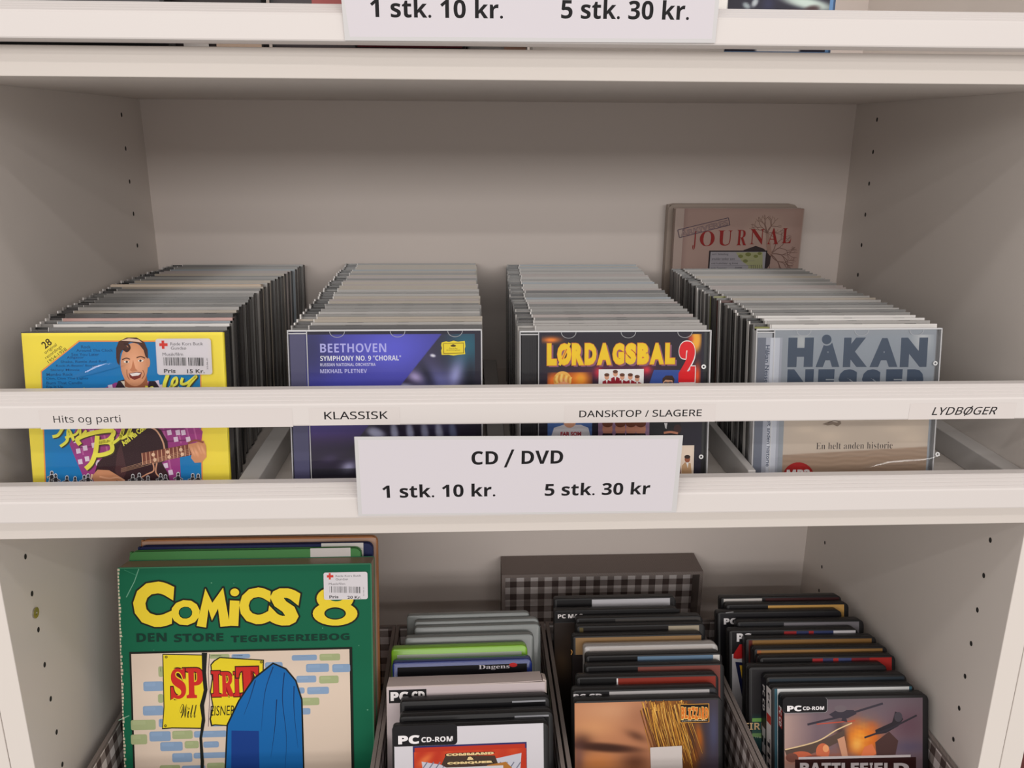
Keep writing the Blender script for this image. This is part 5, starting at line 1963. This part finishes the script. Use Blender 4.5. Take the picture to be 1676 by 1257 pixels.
    for p in ([(942, 730), (900, 860), (880, 1062)], [(1000, 760), (990, 900), (1010, 1100), (1000, 1300)], [(850, 800), (820, 900), (790, 980)], [(1050, 830), (1050, 960), (1070, 1150)], [(960, 900), (950, 1050), (930, 1200)]):
        a.curve(p, 6, (12, 52, 104), True)
    # price sticker is laid separately


o, h = album((192, 929), (608, 930), -0.112, 0.2255, 0.0240, 'green comic album with a yellow title, foremost in the leftmost box', (0.035, 0.19, 0.10), (0.36, 0.25, 0.17), False, art_comic, rt=0.0015)
R_ = o.rotation_euler.to_matrix()
Nn = R_ @ Vector((0, -1, 0))
sticker(o, o.location - Nn * 0.0003 + Nn * 0.0010, Nn, (150, 860, 3.166), ((1206, 236), (1429, 240), (1204, 386)), '20 Kr.')
album((205, 911), (590, 903), -0.1100, 0.2120, 0.0080, 'light green hardback album directly behind the green comic', (0.07, 0.26, 0.075), (0.50, 0.48, 0.42), True, None, (0.78, 0.955), rt=0.006)
album((222, 898), (597, 893), -0.1095, 0.2180, 0.0080, 'navy blue hardback album third from the front in the leftmost box', (0.010, 0.016, 0.085), (0.5, 0.45, 0.38), True, None, (0.78, 0.96), rt=0.006)
album((230, 884), (608, 880), -0.1080, 0.2220, 0.0070, 'tan hardback album with an orange edge, rearmost in the leftmost box', (0.42, 0.17, 0.065), (0.5, 0.42, 0.36), True, None, None, rt=0.006, border=(186, 152, 134))

# ------------------------------------------------------------------ cases on the top shelf


def upright_case(x0, x1, y, label, segs, shell=BLK, h=0.19, t=0.0143):
    o = thing('film_case', label, 'film case', (x0, y, ZT), 'film cases on the top shelf')
    m = MB()
    m.slab(x0, x1, ZT, ZT + h, y, y + t, 0.003, 0.0012)
    m.build('shell', M_OBJM, o, False, shell)
    a = Art((x0, y - 0.00006, ZT), k=1.25)
    for u0, u1, v0, v1, c in segs:
        a.ruv(u0, v0, u1, v1, c)
    a.build('cover_sheet', o, M_PRINT)
    return o


def topx(px):
    return to_plane(px, 79, Y=0.016).x


x = [topx(v) for v in (-20, 277, 286, 422, 425, 578, 580, 762, 765, 866, 869, 1187, 1189, 1379)]
WS = 0.1340
upright_case(x[1] - WS, x[1], 0.016, 'dark grey film case at the far left of the top shelf', [(0.003, WS - 0.003, 0.003, 0.187, (70, 68, 70))])
upright_case(x[3] - WS, x[3], 0.036, 'film case with a beige lower cover, second along the top shelf', [(0.003, WS - 0.003, 0.003, 0.187, (40, 34, 34)), (WS - 0.052, WS - 0.036, 0.0006, 0.02, (196, 190, 186)), (WS - 0.031, WS - 0.002, 0.0006, 0.016, (186, 164, 146))])
upright_case(x[4], x[4] + WS, 0.052, 'film case with a reddish cover beside the upper price notice', [(0.003, WS - 0.003, 0.003, 0.187, (66, 60, 62)), (0.028, 0.075, 0.010, 0.187, (150, 74, 72)), (0.040, 0.062, 0.0006, 0.0026, (206, 204, 206))], (0.05, 0.05, 0.052))  # narrow white strip at the foot is a painted highlight
upright_case(x[6], x[7], 0.016, 'maroon film case behind the upper price notice', [(0.002, x[7] - x[6] - 0.002, 0.002, 0.187, (92, 36, 44))])
upright_case(x[8], x[9], 0.033, 'grey and brown film case behind the upper price notice', [(0.002, 0.022, 0.002, 0.187, (120, 116, 114)), (0.024, x[9] - x[8] - 0.001, 0.001, 0.187, (126, 98, 84))], (0.2, 0.19, 0.185))
upright_case(x[10], x[11], 0.016, 'white film box behind the upper price notice', [(0.001, x[11] - x[10] - 0.001, 0.001, 0.187, (222, 218, 214))], (0.62, 0.60, 0.58))
X0 = x[13] - 0.1340
o = upright_case(X0, x[13], 0.034, 'blue-edged film case with a black and pale picture on the top shelf', [(0.002, 0.132, 0.003, 0.187, (92, 128, 170))], (0.05, 0.10, 0.20))
a = Art((X0, 0.0338, ZT), tx=(1180, 0, 7.62), k=1.25)


def f3(Xg, Yg):
    img = flat(Xg, (40, 38, 50))
    img = mixc(img, blob(Xg, Yg, 1150, 20, 360, 70, -10, 2), (190, 204, 196))
    img = mixc(img, blob(Xg, Yg, 1220, 95, 110, 50, 10, 2), (70, 52, 54))
    img = mixc(img, blob(Xg, Yg, 330, 60, 60, 34, -30, 2), (150, 160, 164))
    img = mixc(img, blob(Xg, Yg, 440, 20, 40, 60, -30, 2) * 0.8, (206, 214, 216))
    img = mixc(img, blob(Xg, Yg, 620, 40, 90, 90) * 0.5, (56, 60, 96))
    img = mixc(img, blob(Xg, Yg, 1000, 120, 160, 22, 0, 2) * 0.5, (150, 110, 100))
    img = mixc(img, np.clip((Yg - 560) / 20, 0, 1) * np.clip((Xg - 480) / 40, 0, 1) * np.clip((1120 - Xg) / 30, 0, 1), (206, 200, 196))
    return img


P = a.q(80, 640)
a.grid(-300, -900, 1455, 632, 90, 80, f3)
a.build('cover_picture', o, M_PRINT)

# ------------------------------------------------------------------ book in the next bookcase, just in the corner of view
o = thing('book', 'dark red book standing in the neighbouring bookcase at the lower right corner', 'book', (0.4206, 0.012, LOWZ))
m = MB()
m.box(0.4206, 0.4228, 0.012, 0.170, LOWZ + 0.0004, -0.205, 0.0004)
m.box(0.4228, 0.4482, 0.012, 0.0135, LOWZ + 0.0004, -0.205)
m.box(0.4482, 0.4500, 0.012, 0.170, LOWZ + 0.0004, -0.205, 0.0004)
m.build('cover', M_OBJM, o, False, (0.10, 0.022, 0.018))
m = MB()
m.box(0.4229, 0.4481, 0.0137, 0.167, LOWZ + 0.002, -0.208)
m.build('page_block', M_OBJM, o, False, (0.6, 0.55, 0.48))
